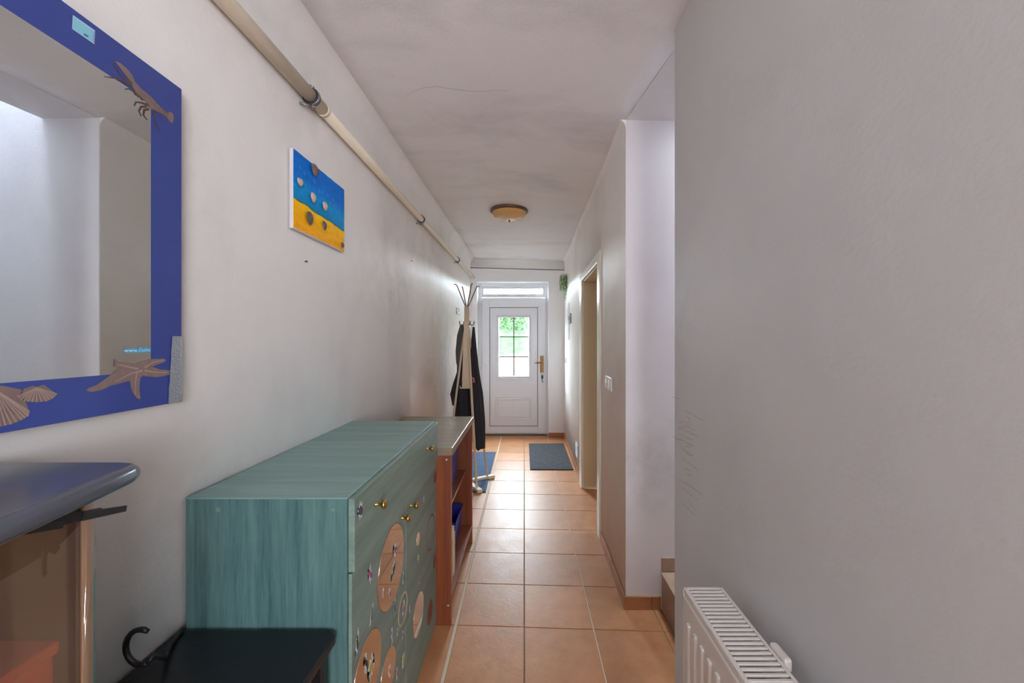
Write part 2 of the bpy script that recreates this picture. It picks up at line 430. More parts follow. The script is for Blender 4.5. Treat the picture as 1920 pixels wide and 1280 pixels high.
# skirting tiles
def skirt(name, pieces):
    root = thing(name, (0, 0, 0), kind='structure')
    for bmx in pieces: obj('tile', bmx, M['skirt_tile'], root)
    return root
pcs = []
for y0, y1 in [(2.07, 2.41), (2.41, RD0 - .002)] + [(RD1 + .03, 4.24), (4.24, 4.58), (4.58, 4.92), (4.92, 5.26), (5.26, 5.60), (5.60, 5.765)]:
    bmx = box(-.010, -.001, y0 + .0015, y1 - .0015, .0005, .068, bev=.0015, seg=1)
    for v in bmx.verts: v.co.x += XR(v.co.y)
    pcs.append(bmx)
skirt('baseboard_right', pcs)
skirt('baseboard_stair', [box(.5215, .664, 2.0595, 2.0675, .0005, .068, bev=.0015, seg=1), box(.667, .714, 2.0595, 2.0675, .0005, .068, bev=.0015, seg=1)])
skirt('baseboard_far', [box(DX1 + .002, XR(YF) - .012, YF - .010, YF - .001, .0005, .068, bev=.0015, seg=1)])
pcs = []
y = YB
while y < YF - .05:
    y1 = min(y + .335, YF - .01)
    bmx = box(.001, .010, y + .0015, y1 - .0015, .0005, .068)
    for v in bmx.verts: v.co.x += XL(v.co.y)
    pcs.append(bmx); y = y1
skirt('baseboard_left', pcs)

# ------------------------------------------------------------------ ENTRANCE DOOR
M['pvc'] = mat('white_pvc', (226, 227, 232), .28)
M['rubber'] = mat('black_gasket', (60, 60, 64), .6)
M['muntin'] = mat('dark_glazing_bar', (70, 66, 58), .5)
M['brass'] = mat('satin_brass', (140, 108, 66), .36, .9)
M['chrome'] = mat('chrome', (205, 205, 208), .18, 1)
def glass_mat(name, tint, milky, gloss=0, rough=.3):
    m = bpy.data.materials.new(name); m.use_nodes = True
    nt = m.node_tree; N = nt.nodes; Lk = nt.links; N.remove(N['Principled BSDF']); out = N['Material Output']
    t = N.new('ShaderNodeBsdfTransparent'); t.inputs[0].default_value = tint
    r = N.new('ShaderNodeBsdfTranslucent'); r.inputs[0].default_value = (.95, .97, .97, 1)
    m1 = N.new('ShaderNodeMixShader'); m1.inputs[0].default_value = milky; Lk.new(t.outputs[0], m1.inputs[1]); Lk.new(r.outputs[0], m1.inputs[2])
    gl = N.new('ShaderNodeBsdfGlossy'); gl.inputs['Roughness'].default_value = rough
    fq = N.new('ShaderNodeFresnel'); gq = N.new('ShaderNodeNewGeometry'); io = N.new('ShaderNodeMapRange'); io.inputs[3].default_value = 1.45; io.inputs[4].default_value = 1 / 1.45; Lk.new(gq.outputs['Backfacing'], io.inputs[0]); Lk.new(io.outputs[0], fq.inputs[0])
    fr = N.new('ShaderNodeMath'); fr.operation = 'MULTIPLY_ADD'; fr.inputs[1].default_value = 1.0; fr.inputs[2].default_value = gloss; fr.use_clamp = True; Lk.new(fq.outputs[0], fr.inputs[0])
    m2 = N.new('ShaderNodeMixShader'); Lk.new(fr.outputs[0], m2.inputs[0]); Lk.new(m1.outputs[0], m2.inputs[1]); Lk.new(gl.outputs[0], m2.inputs[2])
    Lk.new(m2.outputs[0], out.inputs[0])
    return m
M['door_glass'] = glass_mat('patterned_door_glass', (.97, .99, .98, 1), 0, rough=.1)
d1 = thing('door_1', (-.17, YD, 0), kind='structure')
fy = 5.93   # front of the fixed frame
bm = bmesh.new()   # fixed outer frame
for a in ((DX0, DX0 + .052, 0, DZ), (DX1 - .045, DX1, 0, DZ), (DX0 + .052, DX1 - .045, DZ - .055, DZ), (DX0 + .052, DX1 - .045, 2.065, 2.10)):
    bm_box(bm, a[0], a[1], fy, fy + .08, a[2], a[3], bev=.004)
bm_box(bm, DX0 + .052, DX1 - .045, fy, fy + .08, .0, .02)
obj('door_frame', bm, M['pvc'], d1)
# transom light
bm = bmesh.new()
for a in ((DX0 + .052, DX0 + .082, 2.10, 2.22), (DX1 - .075, DX1 - .045, 2.10, 2.22), (DX0 + .082, DX1 - .075, 2.195, 2.22), (DX0 + .082, DX1 - .075, 2.10, 2.118)):
    bm_box(bm, a[0], a[1], fy + .012, fy + .06, a[2], a[3], bev=.003)
obj('transom_frame', bm, M['pvc'], d1)
obj('pane', box(DX0 + .08, DX1 - .073, fy + .03, fy + .036, 2.115, 2.20), M['door_glass'], d1)
# sash (moving leaf frame)
sx0, sx1, sz0, sz1 = -.636, .318, .022, 2.055
sy = 5.912
px0, px1, pz0, pz1 = -.522, .205, .128, 1.912
bm = bmesh.new()
for a in ((sx0, px0, sz0, sz1), (px1, sx1, sz0, sz1), (px0, px1, pz1, sz1), (px0, px1, sz0, pz0)):
    bm_box(bm, a[0], a[1], sy, sy + .07, a[2], a[3], bev=.004)
leaf = obj('door_leaf', bm, M['pvc'], d1)
bm = bmesh.new()
for a in ((px0, px0 + .006, pz0, pz1), (px1 - .006, px1, pz0, pz1), (px0, px1, pz1 - .006, pz1), (px0, px1, pz0, pz0 + .006)):
    bm_box(bm, a[0], a[1], sy + .006, sy + .02, a[2], a[3])
obj('gasket', bm, M['rubber'], leaf)
gx0, gx1, gz0, gz1 = -.378, .066, .872, 1.768
bm = bmesh.new()   # door panel with window cut-out
q = .004
for a in ((px0 + .006, gx0, pz0 + .006, pz1 - .006), (gx1, px1 - .006, pz0 + .006, pz1 - .006), (gx0, gx1, gz1, pz1 - .006), (gx0, gx1, pz0 + .006, gz0)):
    bm_box(bm, a[0], a[1], sy + .014, sy + .05, a[2], a[3])
obj('door_panel', bm, M['pvc'], leaf)
def moulding(x0, x1, z0, z1, wd, y, dep, parent, name='moulding'):
    bm = bmesh.new()
    # mitred raised frame: profile rings
    rg = []
    for off, dy in ((0, 0), (.004, -dep), (wd * .35, -dep * .55), (wd - .006, -dep), (wd, 0)):
        rg.append([bm.verts.new((x, y + dy, z)) for x, z in ((x0 + off, z0 + off), (x1 - off, z0 + off), (x1 - off, z1 - off), (x0 + off, z1 - off))])
    for i in range(len(rg) - 1):
        for k in range(4):
            bm.faces.new((rg[i][k], rg[i][(k + 1) % 4], rg[i + 1][(k + 1) % 4], rg[i + 1][k]))
    for k in range(4):
        bm.faces.new((rg[0][k], rg[-1][k], rg[-1][(k + 1) % 4], rg[0][(k + 1) % 4]))
    bmesh.ops.recalc_face_normals(bm, faces=bm.faces)
    return obj(name, bm, M['pvc'], parent)
moulding(gx0 - .040, gx1 + .040, gz0 - .030, gz1 + .030, .042, sy + .014, .016, leaf, 'window_moulding')
moulding(-.432, .120, .238, .568, .042, sy + .014, .014, leaf, 'panel_moulding')
gw = (gx1 - gx0)
for i in range(2):
    for k in range(3):
        x0 = gx0 + gw / 2 * i; z0 = gz0 + (gz1 - gz0) / 3 * k
        obj('pane', box(x0 + .001, x0 + gw / 2 - .001, sy + .03, sy + .036, z0 + .001, z0 + (gz1 - gz0) / 3 - .001), M['door_glass'], leaf)
bm = bmesh.new()
bm_box(bm, (gx0 + gx1) / 2 - .008, (gx0 + gx1) / 2 + .008, sy + .022, sy + .042, gz0, gz1)
for k in (1, 2):
    z = gz0 + (gz1 - gz0) / 3 * k
    bm_box(bm, gx0, gx1, sy + .0225, sy + .0415, z - .0075, z + .0075)
obj('glazing_bars', bm, M['muntin'], leaf)
# handle
hd = obj('handle_plate', box(.238, .290, sy - .009, sy, .935, 1.185, bev=.003), M['brass'], leaf, smooth=False)
tag(hd, 'long brass handle plate')
bm = tube([(.262, sy - .005, 1.085), (.262, sy - .05, 1.085), (.25, sy - .058, 1.085), (.19, sy - .058, 1.083), (.145, sy - .052, 1.08)], [.011, .010, .010, .009, .008])
obj('handle', bm, M['brass'], hd)
for z0, z1 in ((1.83, 1.945), (.98, 1.105), (.155, .255)):
    bm = tube([(sx0 - .018, sy - .012, z0), (sx0 - .018, sy - .012, z1)], .011, 12)
    bm_box(bm, sx0 - .018, sx0 + .075, sy - .006, sy, (z0 + z1) / 2 - .018, (z0 + z1) / 2 + .018, bev=.002)
    obj('hinge', bm, M['pvc'], leaf)
obj('threshold', box(DX0, DX1, 5.86, 6.02, .0005, .012), mat('threshold_metal', (120, 96, 80), .4, .6), d1)
# bunch of keys hanging from the lock
kb = thing('key_bunch', (.268, sy - .02, .83), 'small black key bunch hanging from the lock under the brass entrance door handle', 'keys')
M['blackplastic'] = mat('black_plastic', (26, 26, 28), .38)
obj('key', box(.262, .276, sy - .03, sy - .009, .925, .945, bev=.002), M['chrome'], kb)
obj('key_ring', tube([(.269 + .012 * math.cos(t * math.pi / 5), sy - .022, .912 + .013 * math.sin(t * math.pi / 5)) for t in range(11)], .0018, 6), M['chrome'], kb)
obj('fob', box(.255, .283, sy - .030, sy - .014, .845, .898, bev=.006), M['blackplastic'], kb)
obj('strap', tube([(.269, sy - .022, .85), (.264, sy - .022, .83), (.273, sy - .022, .805), (.280, sy - .022, .79)], .005, 6), M['blackplastic'], kb)

# ------------------------------------------------------------------ OUTSIDE the entrance
struct('outside_paving', box(-9, 9, 6.12, 8.2, -.12, -.04), mat('outside_paving', (44, 43, 41), 1, spec=0, var=((3, 3, 3), .3, (50, 48, 45))))
struct('outside_low_wall', box(-7, 7, 8.2, 8.6, -.1, 1.12), mat('outside_wall_render', (58, 54, 49), 1, spec=0, var=((2, 2, 2), .3, (60, 55, 49))))
bm = bmesh.new()
gr = [[bm.verts.new((-7 + 14 * i / 90, 8.6 + 3.0 * j / 26, 1.05 + 1.35 * (j / 26) ** .8 + .10 * noise.noise(Vector((i * .5, j * .6, 0))) + .05 * noise.noise(Vector((i * 1.7, j * 1.9, 4))))) for i in range(91)] for j in range(27)]
for j in range(26):
    for i in range(90): bm.faces.new((gr[j][i], gr[j][i + 1], gr[j + 1][i + 1], gr[j + 1][i]))
for side in ([gr[0][i] for i in range(91)],):
    pass
M['grass'] = mat('bank_grass', (24, 36, 22), 1, spec=0, var=((5, 5, 5), .6, (36, 48, 32)), bump=(30, .8))
tag(obj('grass_bank', bm, M['grass']), 'green grassy bank behind the low wall outside, seen through the door glass', 'grass', kind='stuff')
# shrubs on the bank (leaf tufts)
bm = bmesh.new()
for k in range(2600):
    x = random.uniform(-2.6, 2.6); yy = random.uniform(9.6, 10.9)
    hmax = .35 + .25 * noise.noise(Vector((x * 1.1, 7, 0)))
    z = 1.6 + (yy - 9.6) * .42 + random.random() * max(hmax, .1)
    s = random.uniform(.03, .07); c = Vector((x, yy, z)); d1_ = Vector((random.uniform(-1, 1), random.uniform(-1, 1), random.uniform(-1, 1))).normalized()
    e = d1_.cross(Vector((0, 0, 1))).normalized()
    bm.faces.new([bm.verts.new(c - d1_ * s), bm.verts.new(c + e * s * .45), bm.verts.new(c + d1_ * s), bm.verts.new(c - e * s * .45)])
tag(obj('shrub_foliage', bm, mat('shrub_leaves', (24, 36, 22), 1, spec=0, var=((8, 8, 8), .4, (38, 52, 34)))), 'leafy green shrubs on top of the bank outside the entrance door', 'foliage', kind='stuff')

# ------------------------------------------------------------------ DOORWAY in the right wall
M['cream'] = mat('cream_door_paint', (214, 198, 168), .38, bump=(40, .04))
M['cream_light'] = mat('pale_frame_paint', (226, 222, 208), .32)
d2 = thing('door_2', (.55, 3.33, 0), kind='structure')
def sheared(bmx):
    for v in bmx.verts: v.co.x += XR(v.co.y)
    return bmx
bm = bmesh.new()
bm_box(bm, -.014, .175, RD0, RD0 + .10, 0.0005, RDZ, bev=.004)
bm_box(bm, -.014, .175, RD1 - .14, RD1 + .012, .0005, RDZ, bev=.004)
bm_box(bm, -.014, .175, RD0 + .10, RD1 - .14, RDZ - .07, RDZ, bev=.004)
obj('door_frame', sheared(bm), M['cream_light'], d2)
bm = box(.006, .150, RD1 - .150, RD1 - .1405, .0005, RDZ - .072)   # inner lining
bm_box(bm, .006, .150, RD0 + .1005, RD1 - .151, RDZ - .080, RDZ - .0705)
obj('jamb_lining', sheared(bm), M['cream'], d2)
lf = obj('door_leaf', sheared(box(.150, .190, RD0 + .105, RD1 - .145, .006, RDZ - .075)), M['cream'], d2)
hp = obj('handle_plate', sheared(box(.144, .1495, RD0 + .15, RD0 + .19, .96, 1.16, bev=.002)), M['chrome'], lf)
obj('handle', tube([(XR(3) + .146, RD0 + .17, 1.10), (XR(3) + .10, RD0 + .17, 1.10), (XR(3) + .095, RD0 + .20, 1.10), (XR(3) + .095, RD0 + .28, 1.10)], .008, 10), M['chrome'], hp)

# ------------------------------------------------------------------ STAIRS
st = thing('staircase', (.72, 1.77, 0), 'beige tiled staircase rising to the right behind the white wall corner', 'stairs')
SX = .717; RH = .198; TD = .28
bm = bmesh.new()
for k in range(8):
    bm_box(bm, SX + .008 + k * TD, 3.4, 1.476, 2.0675, (k * RH if k else 0) + (.0005 if k == 0 else 0), (k + 1) * RH - .010)
obj('step_core', bm, M['grout'], st)
for k in range(8):
    for (ya, yb) in ((1.476, 1.768), (1.772, 2.058)):
        obj('tile', box(SX - .0 + k * TD, SX + .009 + k * TD, ya, yb, k * RH + .001, (k + 1) * RH - .011, bev=.0012, seg=1), M['step_tile'], st)
        obj('tile', box(SX - .006 + k * TD, SX + TD - .002 + k * TD, ya, yb, (k + 1) * RH - .010, (k + 1) * RH, bev=.0018, seg=1), M['step_tile'], st)
    obj('tile', box(SX + .002 + k * TD, SX + TD + k * TD, 2.0595, 2.0675, (k + 1) * RH + .001, (k + 1) * RH + .072, bev=.0012, seg=1), M['step_tile'], st)

# ------------------------------------------------------------------ HEATING PIPE along the left wall
M['pipe'] = mat('cream_pipe_paint', (222, 208, 186), .28, bump=(60, .05))
ZP = 2.335
pp = thing('heating_pipe', (-.80, 2.3, ZP), 'long cream painted pipe running along the left wall below the ceiling', 'pipe')
def xp(y): return XL(y) + .026 + .003 * y
ys = [YB + .01, -1, 0, 1.0, 1.6]
o = obj('pipe', tube([(xp(y), y, ZP) for y in ys], .0245, 20), M['pipe'], pp)
o = obj('pipe', tube([(xp(y), y, ZP) for y in (1.6, 2.5, 3.5, 4.5, YF - .002)], .0215, 20), M['pipe'], pp)
obj('pipe_joint', tube([(xp(1.6), 1.588, ZP), (xp(1.6), 1.60, ZP), (xp(1.61), 1.608, ZP)], [.0262, .0262, .022], 20), M['pipe'], pp)
M['zinc'] = mat('galvanised_steel', (150, 150, 155), .35, .9)
M['blackrubber'] = mat('black_rubber', (36, 36, 40), .6)
for y, lab in ((1.51, 0), (3.03, 0), (4.52, 0), (.02, 0)):
    x = xp(y); rr = .0265 if y < 1.6 else .0235
    bm = bmesh.new()
    n = 24
    for a0, w_ in ((rr + .003, .010),):
        bm_lathe(bm, [(rr, -w_ - .002), (rr + .004, -w_ - .002), (rr + .004, w_ + .002), (rr, w_ + .002)], (x, y, ZP), 'Y', n)
    cl = obj('pipe_clamp', bm, M['blackrubber'], pp)
    bm = lathe([(rr + .0035, -w_ * .6), (rr + .006, -w_ * .6), (rr + .006, w_ * .6), (rr + .0035, w_ * .6)], (x, y, ZP), 'Y', n)
    bm_box(bm, x - .008, x + .001, y - .008, y + .008, ZP + rr + .002, ZP + rr + .018, bev=.002)
    bm_box(bm, x + .001, x + .010, y - .008, y + .008, ZP - rr - .018, ZP - rr - .002, bev=.002)
    bm_tube(bm, [(x - .010, y, ZP - rr - .011), (x + .016, y, ZP - rr - .011)], .0035, 8)
    bm_tube(bm, [(x - .014, y, ZP + rr + .011), (x + .010, y, ZP + rr + .011)], .0035, 8)
    bm_tube(bm, [(XL(y) + .001, y - .03, ZP - rr - .012), (x - .006, y - .014, ZP - rr - .014), (x, y, ZP - rr - .012)], .0045, 8)
    obj('clamp_band', bm, M['zinc'], cl)

# ------------------------------------------------------------------ CEILING LAMP
LX, LY = -.135, 3.55
LZ = ceil_z(LX, LY)
cl = thing('ceiling_lamp', (LX, LY, LZ), 'round ceiling lamp with ribbed amber glass bowl and bronze rim', 'lamp')
M['bronze'] = mat('antique_bronze', (120, 96, 84), .35, .85)
M['amber'] = mat('amber_ribbed_glass', (214, 168, 98), .16, spec=.8, coat=.6)
M['amber'].node_tree.nodes['Principled BSDF'].inputs['Subsurface Weight'].default_value = .25
obj('rim', lathe([(.10, .004), (.163, .004), (.170, -.004), (.168, -.016), (.158, -.024), (.150, -.026), (.10, -.02)], (LX, LY, LZ), 'Z', 64), M['bronze'], cl)
bm = bmesh.new()
n = 144; rgs = []
for j in range(13):
    t = j / 12 * math.pi / 2 * .97
    rr = .150 * math.cos(t); z = -.022 - .068 * math.sin(t)
    rgs.append([bm.verts.new((LX + (rr + (.0016 if k % 2 else -.0016) * math.cos(t)) * math.cos(2 * math.pi * k / n), LY + (rr + (.0016 if k % 2 else -.0016) * math.cos(t)) * math.sin(2 * math.pi * k / n), LZ + z)) for k in range(n)])
for j in range(12):
    for k in range(n): bm.faces.new((rgs[j][k], rgs[j + 1][k], rgs[j + 1][(k + 1) % n], rgs[j][(k + 1) % n]))
bm.faces.new(rgs[-1])
obj('glass_bowl', bm, M['amber'], cl)
obj('finial', lathe([(.002, -.108), (.007, -.104), (.008, -.098), (.004, -.094), (.011, -.090), (.011, -.087)], (LX, LY, LZ), 'Z', 16), M['bronze'], cl)

# ------------------------------------------------------------------ MIRROR with printed blue border
MX, MSL = -.829, -.007
def mx_(y): return MX + MSL * (y - .9)
def onmir(u, v, lift=.0):
    X = MX
    for _ in range(4):
        p = onx(u, v, X); X = mx_(p.y) + lift
    return onx(u, v, X)
MY0, MY1, MZ0, MZ1 = .18, .955, 1.255, 2.01
BW = .079
mr = thing('wall_mirror', (MX, .57, MZ0), 'large wall mirror with wide blue border printed with sea creatures', 'mirror')
def mirpoly(bm, pts, lift, th):
    a = [Vector((mx_(y) + lift, y, z)) for y, z in pts]
    bm_prism(bm, a, (-th, 0, 0))
def rect(y0, y1, z0, z1): return [(y0, z0), (y1, z0), (y1, z1), (y0, z1)]
M['mirror'] = mat('silvered_mirror', (226, 232, 232), .0, 1)
M['mirror'].node_tree.nodes['Principled BSDF'].inputs['Roughness'].default_value = .005
M['blueprint'] = mat('blue_printed_glass', (47, 68, 145), .12, coat=.3, var=((3, 3, 3), .2, (52, 68, 136)))
bm = bmesh.new(); mirpoly(bm, rect(MY0 + BW, MY1 - BW, MZ0 + BW, MZ1 - BW), 0, .004); obj('mirror_glass', bm, M['mirror'], mr)
bm = bmesh.new()
for r_ in (rect(MY0, MY1, MZ0, MZ0 + BW), rect(MY0, MY1, MZ1 - BW, MZ1), rect(MY0, MY0 + BW, MZ0 + BW, MZ1 - BW), rect(MY1 - BW, MY1, MZ0 + BW, MZ1 - BW)):
    mirpoly(bm, r_, 0, .004)
obj('blue_border', bm, M['blueprint'], mr)
bm = bmesh.new(); mirpoly(bm, rect(MY0 + .003, MY1 - .003, MZ0 + .003, MZ1 - .003), -.0045, .012)
obj('backing_board', bm, mat('mirror_backing', (60, 60, 66), .7), mr)
M['print_brown'] = mat('brown_print', (112, 94, 96), .4, var=((60, 60, 60), .4, (136, 112, 102)))
M['print_light'] = mat('light_print', (160, 138, 128), .4)
M['print_dark'] = mat('dark_print', (84, 64, 56), .4)
def decal(bm, pix, lift=.0006):
    pts = [onmir(u, v, lift) for u, v in pix]
    vs = [bm.verts.new(p) for p in pts]
    es = [bm.edges.new((vs[i], vs[(i + 1) % len(vs)])) for i in range(len(vs))]
    bmesh.ops.triangle_fill(bm, edges=es, use_beauty=True)
def stroke(bm, pix, w0, w1=None, lift=.0007):
    """tapering printed line on the glass; widths in metres"""
    w1 = w0 if w1 is None else w1
    p = [onmir(u, v, lift) for u, v in pix]; L = []; n = len(p)
    for i in range(n):
        d = (p[min(i + 1, n - 1)] - p[max(i - 1, 0)]).normalized(); s = Vector((1, 0, 0)).cross(d).normalized()
        ww = (w0 + (w1 - w0) * i / (n - 1)) / 2
        L.append((bm.verts.new(p[i] + s * ww), bm.verts.new(p[i] - s * ww)))
    for i in range(n - 1): bm.faces.new((L[i][0], L[i][1], L[i + 1][1], L[i + 1][0]))
z1 = lambda x, y: (x / 3.2, y / 3.2)
z3 = lambda x, y: (210 + x / 9.143, 630 + y / 9.143)
z2 = lambda x, y: (x / 2.909, 400 + y / 2.909)
bm = bmesh.new()
decal(bm, [z1(*p) for p in ((785, 488), (812, 492), (850, 533), (905, 578), (950, 628), (985, 662), (1003, 678), (1028, 670), (1041, 690), (1043, 712), (1035, 740), (1017, 727), (1000, 702), (975, 684), (935, 664), (903, 652), (880, 615), (840, 584), (815, 552), (795, 520))])
decal(bm, [z1(*p) for p in ((690, 366), (722, 378), (762, 412), (792, 448), (810, 486), (800, 500), (775, 478), (738, 430), (708, 392))], .0008)
lob = obj('lobster_print', bm, M['print_brown'], mr)
bm = bmesh.new()
stroke(bm, [z1(*p) for p in ((795, 505), (740, 462), (698, 412), (666, 360))], .006, .0012)
stroke(bm, [z1(*p) for p in ((795, 512), (745, 487), (690, 468), (627, 460))], .006, .0012)
for pl in (((835, 580), (800, 545), (775, 532), (752, 536)), ((895, 632), (850, 616), (818, 612), (808, 636)), ((880, 640), (850, 640), (835, 665), (850, 698)), ((895, 655), (868, 660), (862, 690), (885, 720)), ((935, 662), (922, 700), (942, 750), (962, 794)), ((860, 600), (835, 575), (812, 566), (800, 548))):
    stroke(bm, [z1(*p) for p in pl], .005, .0016)
for k in range(6):
    x, y = 925 + k * 14, 610 + k * 14
    stroke(bm, [z1(x + 12, y), z1(x - 8, y + 48)], .0009, .0009, .0011)
obj('lobster_limbs', bm, M['print_dark'], lob)
bm = bmesh.new()
decal(bm, [(161.5, 732.5), (164, 728.5), (182, 721), (206, 704), (222, 691)] + [z3(*p) for p in ((180, 555), (100, 530), (35, 515), (40, 395), (90, 400), (110, 437), (250, 442), (400, 470), (500, 430), (620, 397), (900, 385), (925, 430), (850, 460), (690, 525), (830, 570), (990, 585), (990, 660), (850, 690), (750, 703), (620, 690), (530, 677), (490, 710), (476, 800), (470, 900), (480, 1000), (495, 1080), (440, 1075), (380, 1010), (335, 920), (320, 850), (308, 765), (200, 790), (60, 832))] + [(208, 722.5), (190, 731), (172, 734.5)])
sf = obj('starfish_print', bm, M['print_brown'], mr)
bm = bmesh.new()
for pl in (((60, 780), (330, 640), (520, 590)), ((400, 1000), (400, 800), (430, 620), (520, 580)), ((960, 620), (760, 620), (560, 590)), ((880, 410), (700, 450), (560, 540)), ((90, 480), (250, 520), (450, 560))):
    stroke(bm, [z3(*p) for p in pl], .0016, .004, .0010)
obj('starfish_ridges', bm, M['print_light'], sf)
for base, arc in (((200, 945), [(92, 998), (112, 1016), (150, 1026), (200, 1029), (255, 1024), (290, 1008), (312, 985)]), ((-30, 950), [(-150, 1080), (-60, 1150), (0, 1162), (60, 1150), (120, 1125), (155, 1105), (162, 1082)])):
    bm = bmesh.new()
    bx, by = base
    decal(bm, [z2(*p) for p in ([(bx - 20, by - 5), (arc[0][0] + 40, by + 10)] + arc + [(arc[-1][0] - 45, by + 10), (bx + 40, by - 12), (bx, by)])])
    sh = obj('scallop_print', bm, M['print_brown'], mr)
    bm = bmesh.new()
    for i in range(13):
        t = i / 12 * (len(arc) - 1); k = min(int(t), len(arc) - 2); f = t - k
        ex = arc[k][0] * (1 - f) + arc[k + 1][0] * f; ey = arc[k][1] * (1 - f) + arc[k + 1][1] * f
        stroke(bm, [z2(bx, by + 4), z2((bx + ex) / 2, (by + ey) / 2 + 2), z2(ex, ey)], .0008, .0022, .0010)
    obj('scallop_ribs', bm, M['print_light'], sh)
# light-blue sticker near the top, left plain except for neutral dabs and the lettering strip
bm = bmesh.new(); decal(bm, [(136.5, 28), (178, 57), (177, 83), (135, 54)], .0008)
stk = obj('sticker', bm, mat('white_sticker', (176, 200, 232), .4), mr)
bm = bmesh.new(); decal(bm, [(138, 31.5), (174, 57), (173.5, 78.5), (136.8, 53)], .0011)
obj('sticker_field', bm, mat('aqua_sticker', (130, 196, 212), .4), stk)
bm = bmesh.new()
for k in range(5):
    stroke(bm, [(174.6, 60 + k * 4.2), (176.4, 61.4 + k * 4.2)], .0022, .0022, .0013)
decal(bm, [(158, 62), (166, 67.5), (165, 70), (157, 65)], .0013)
obj('sticker_marks', bm, mat('sticker_ink', (60, 90, 150), .4), stk)
# small 'www.' web-address sticker
bm = bmesh.new(); decal(bm, [z3(210, 212), z3(455, 212), z3(470, 188), z3(560, 192), z3(600, 200), z3(664, 206), z3(664, 272), z3(560, 282), z3(450, 278), z3(230, 286)], .0009)
ws = obj('web_sticker', bm, mat('blue_web_sticker', (56, 150, 196), .4), mr)
def text_mesh(body, size, thick=.0002):
    c = bpy.data.curves.new('t', 'FONT'); c.body = body; c.size = size; c.extrude = thick; c.align_x = 'CENTER'; c.align_y = 'CENTER'; c.resolution_u = 3
    t = bpy.data.objects.new('t', c); COL.objects.link(t)
    dg = bpy.context.evaluated_depsgraph_get(); me = bpy.data.meshes.new_from_object(t.evaluated_get(dg))
    bpy.data.objects.remove(t); b = bmesh.new(); b.from_mesh(me); bpy.data.meshes.remove(me)
    return b
def place_text(body, size, p, name, m, parent, xs=1.0, rot=0, face='X'):
    b = text_mesh(body, size)
    for v in b.verts:
        x, y, z = v.co; x *= xs
        x, y = x * math.cos(rot) - y * math.sin(rot), x * math.sin(rot) + y * math.cos(rot)
        if face == 'X': v.co = Vector((z, x, y)) + Vector(p)
        elif face == '-Y': v.co = Vector((x, -z, y)) + Vector(p)
    return obj(name, b, m, parent)
pw = onmir(*z3(335, 247), .0013)
place_text('www.', .0105, pw, 'sticker_lettering', mat('sticker_white_ink', (196, 226, 240), .4), ws, 1.25)
pw = onmir(*z3(560, 236), .0013)
place_text('čuite', .0120, pw, 'sticker_lettering', mat('sticker_pale_ink', (170, 214, 238), .4), ws, 1.05)
# silver duct tape on the lower far corner
M['tape'] = mat('silver_duct_tape', (168, 170, 178), .28, .75, bump=(260, .5))
bm = bmesh.new()
pa = [onmir(*z3(1035, 0), .002), onmir(*z3(1015, 350), .002), onmir(*z3(985, 820), .002), onmir(*z3(965, 1165), .002)]
ww = [MY1 + .0015] * 4
rows = []
for i in range(12):
    t = i / 11 * 3; k = min(int(t), 2); f = t - k
    a = pa[k].lerp(pa[k + 1], f)
    row = []
    for j in range(7):
        g_ = j / 6
        y = a.y + (MY1 + .001 - a.y) * min(g_ / .7, 1)
        x = mx_(a.y) + .002 + .0018 * noise.noise(Vector((i * .8, j * 1.3, 2))) - (.020 * max(0, (g_ - .7) / .3))
        row.append(bm.verts.new((x, y + (.0025 if g_ > .7 else 0) + .001 * noise.noise(Vector((i, j, 5))), a.z)))
    rows.append(row)
for i in range(11):
    for j in range(6): bm.faces.new((rows[i][j], rows[i + 1][j], rows[i + 1][j + 1], rows[i][j + 1])).smooth = True
bmesh.ops.recalc_face_normals(bm, faces=bm.faces)
obj('duct_tape', bm, M['tape'], mr)

# ------------------------------------------------------------------ PAINTED CANVAS with glued shells
cv = thing('beach_painting', (-.83, 1.6, 1.80), 'small painted canvas of blue sea and yellow sand with glued shells', 'painting')
CY0, CY1, CZ0, CZ1 = 1.41, 1.797, 1.805, 2.093
def cx(y): return -.8255 + .0135 * (y - 1.41)
bm = box(-.0145, 0, CY0, CY1, CZ0, CZ1, bev=.002)
for v in bm.verts: v.co.x += cx(v.co.y)
obj('canvas', bm, mat('bare_canvas', (206, 200, 204), .8, bump=(400, .3)), cv)
m = bpy.data.materials.new('beach_paint'); m.use_nodes = True
nt = m.node_tree; N = nt.nodes; Lk = nt.links; p = N['Principled BSDF']; p.inputs['Roughness'].default_value = .5; p.inputs['Specular IOR Level'].default_value = .2
g = N.new('ShaderNodeNewGeometry'); sp = N.new('ShaderNodeSeparateXYZ'); Lk.new(g.outputs['Position'], sp.inputs[0])
nz = N.new('ShaderNodeTexNoise'); nz.inputs['Scale'].default_value = 9; nz.inputs['Detail'].default_value = 4; Lk.new(g.outputs['Position'], nz.inputs['Vector'])
ma = N.new('ShaderNodeMath'); ma.operation = 'MULTIPLY_ADD'; ma.inputs[1].default_value = .035; Lk.new(nz.outputs[0], ma.inputs[0]); Lk.new(sp.outputs[2], ma.inputs[2])
mb = N.new('ShaderNodeMath'); mb.operation = 'MULTIPLY_ADD'; mb.inputs[1].default_value = .03; Lk.new(sp.outputs[1], mb.inputs[0]); Lk.new(ma.outputs[0], mb.inputs[2])
mrn = N.new('ShaderNodeMapRange'); mrn.inputs[1].default_value = CZ0 + .065; mrn.inputs[2].default_value = CZ1 + .065; Lk.new(mb.outputs[0], mrn.inputs[0])
rp = N.new('ShaderNodeValToRGB'); cr = rp.color_ramp
cr.elements[0].position = 0; cr.elements[0].color = srgb(246, 168, 4)
cr.elements[1].position = 1; cr.elements[1].color = srgb(0, 112, 212)
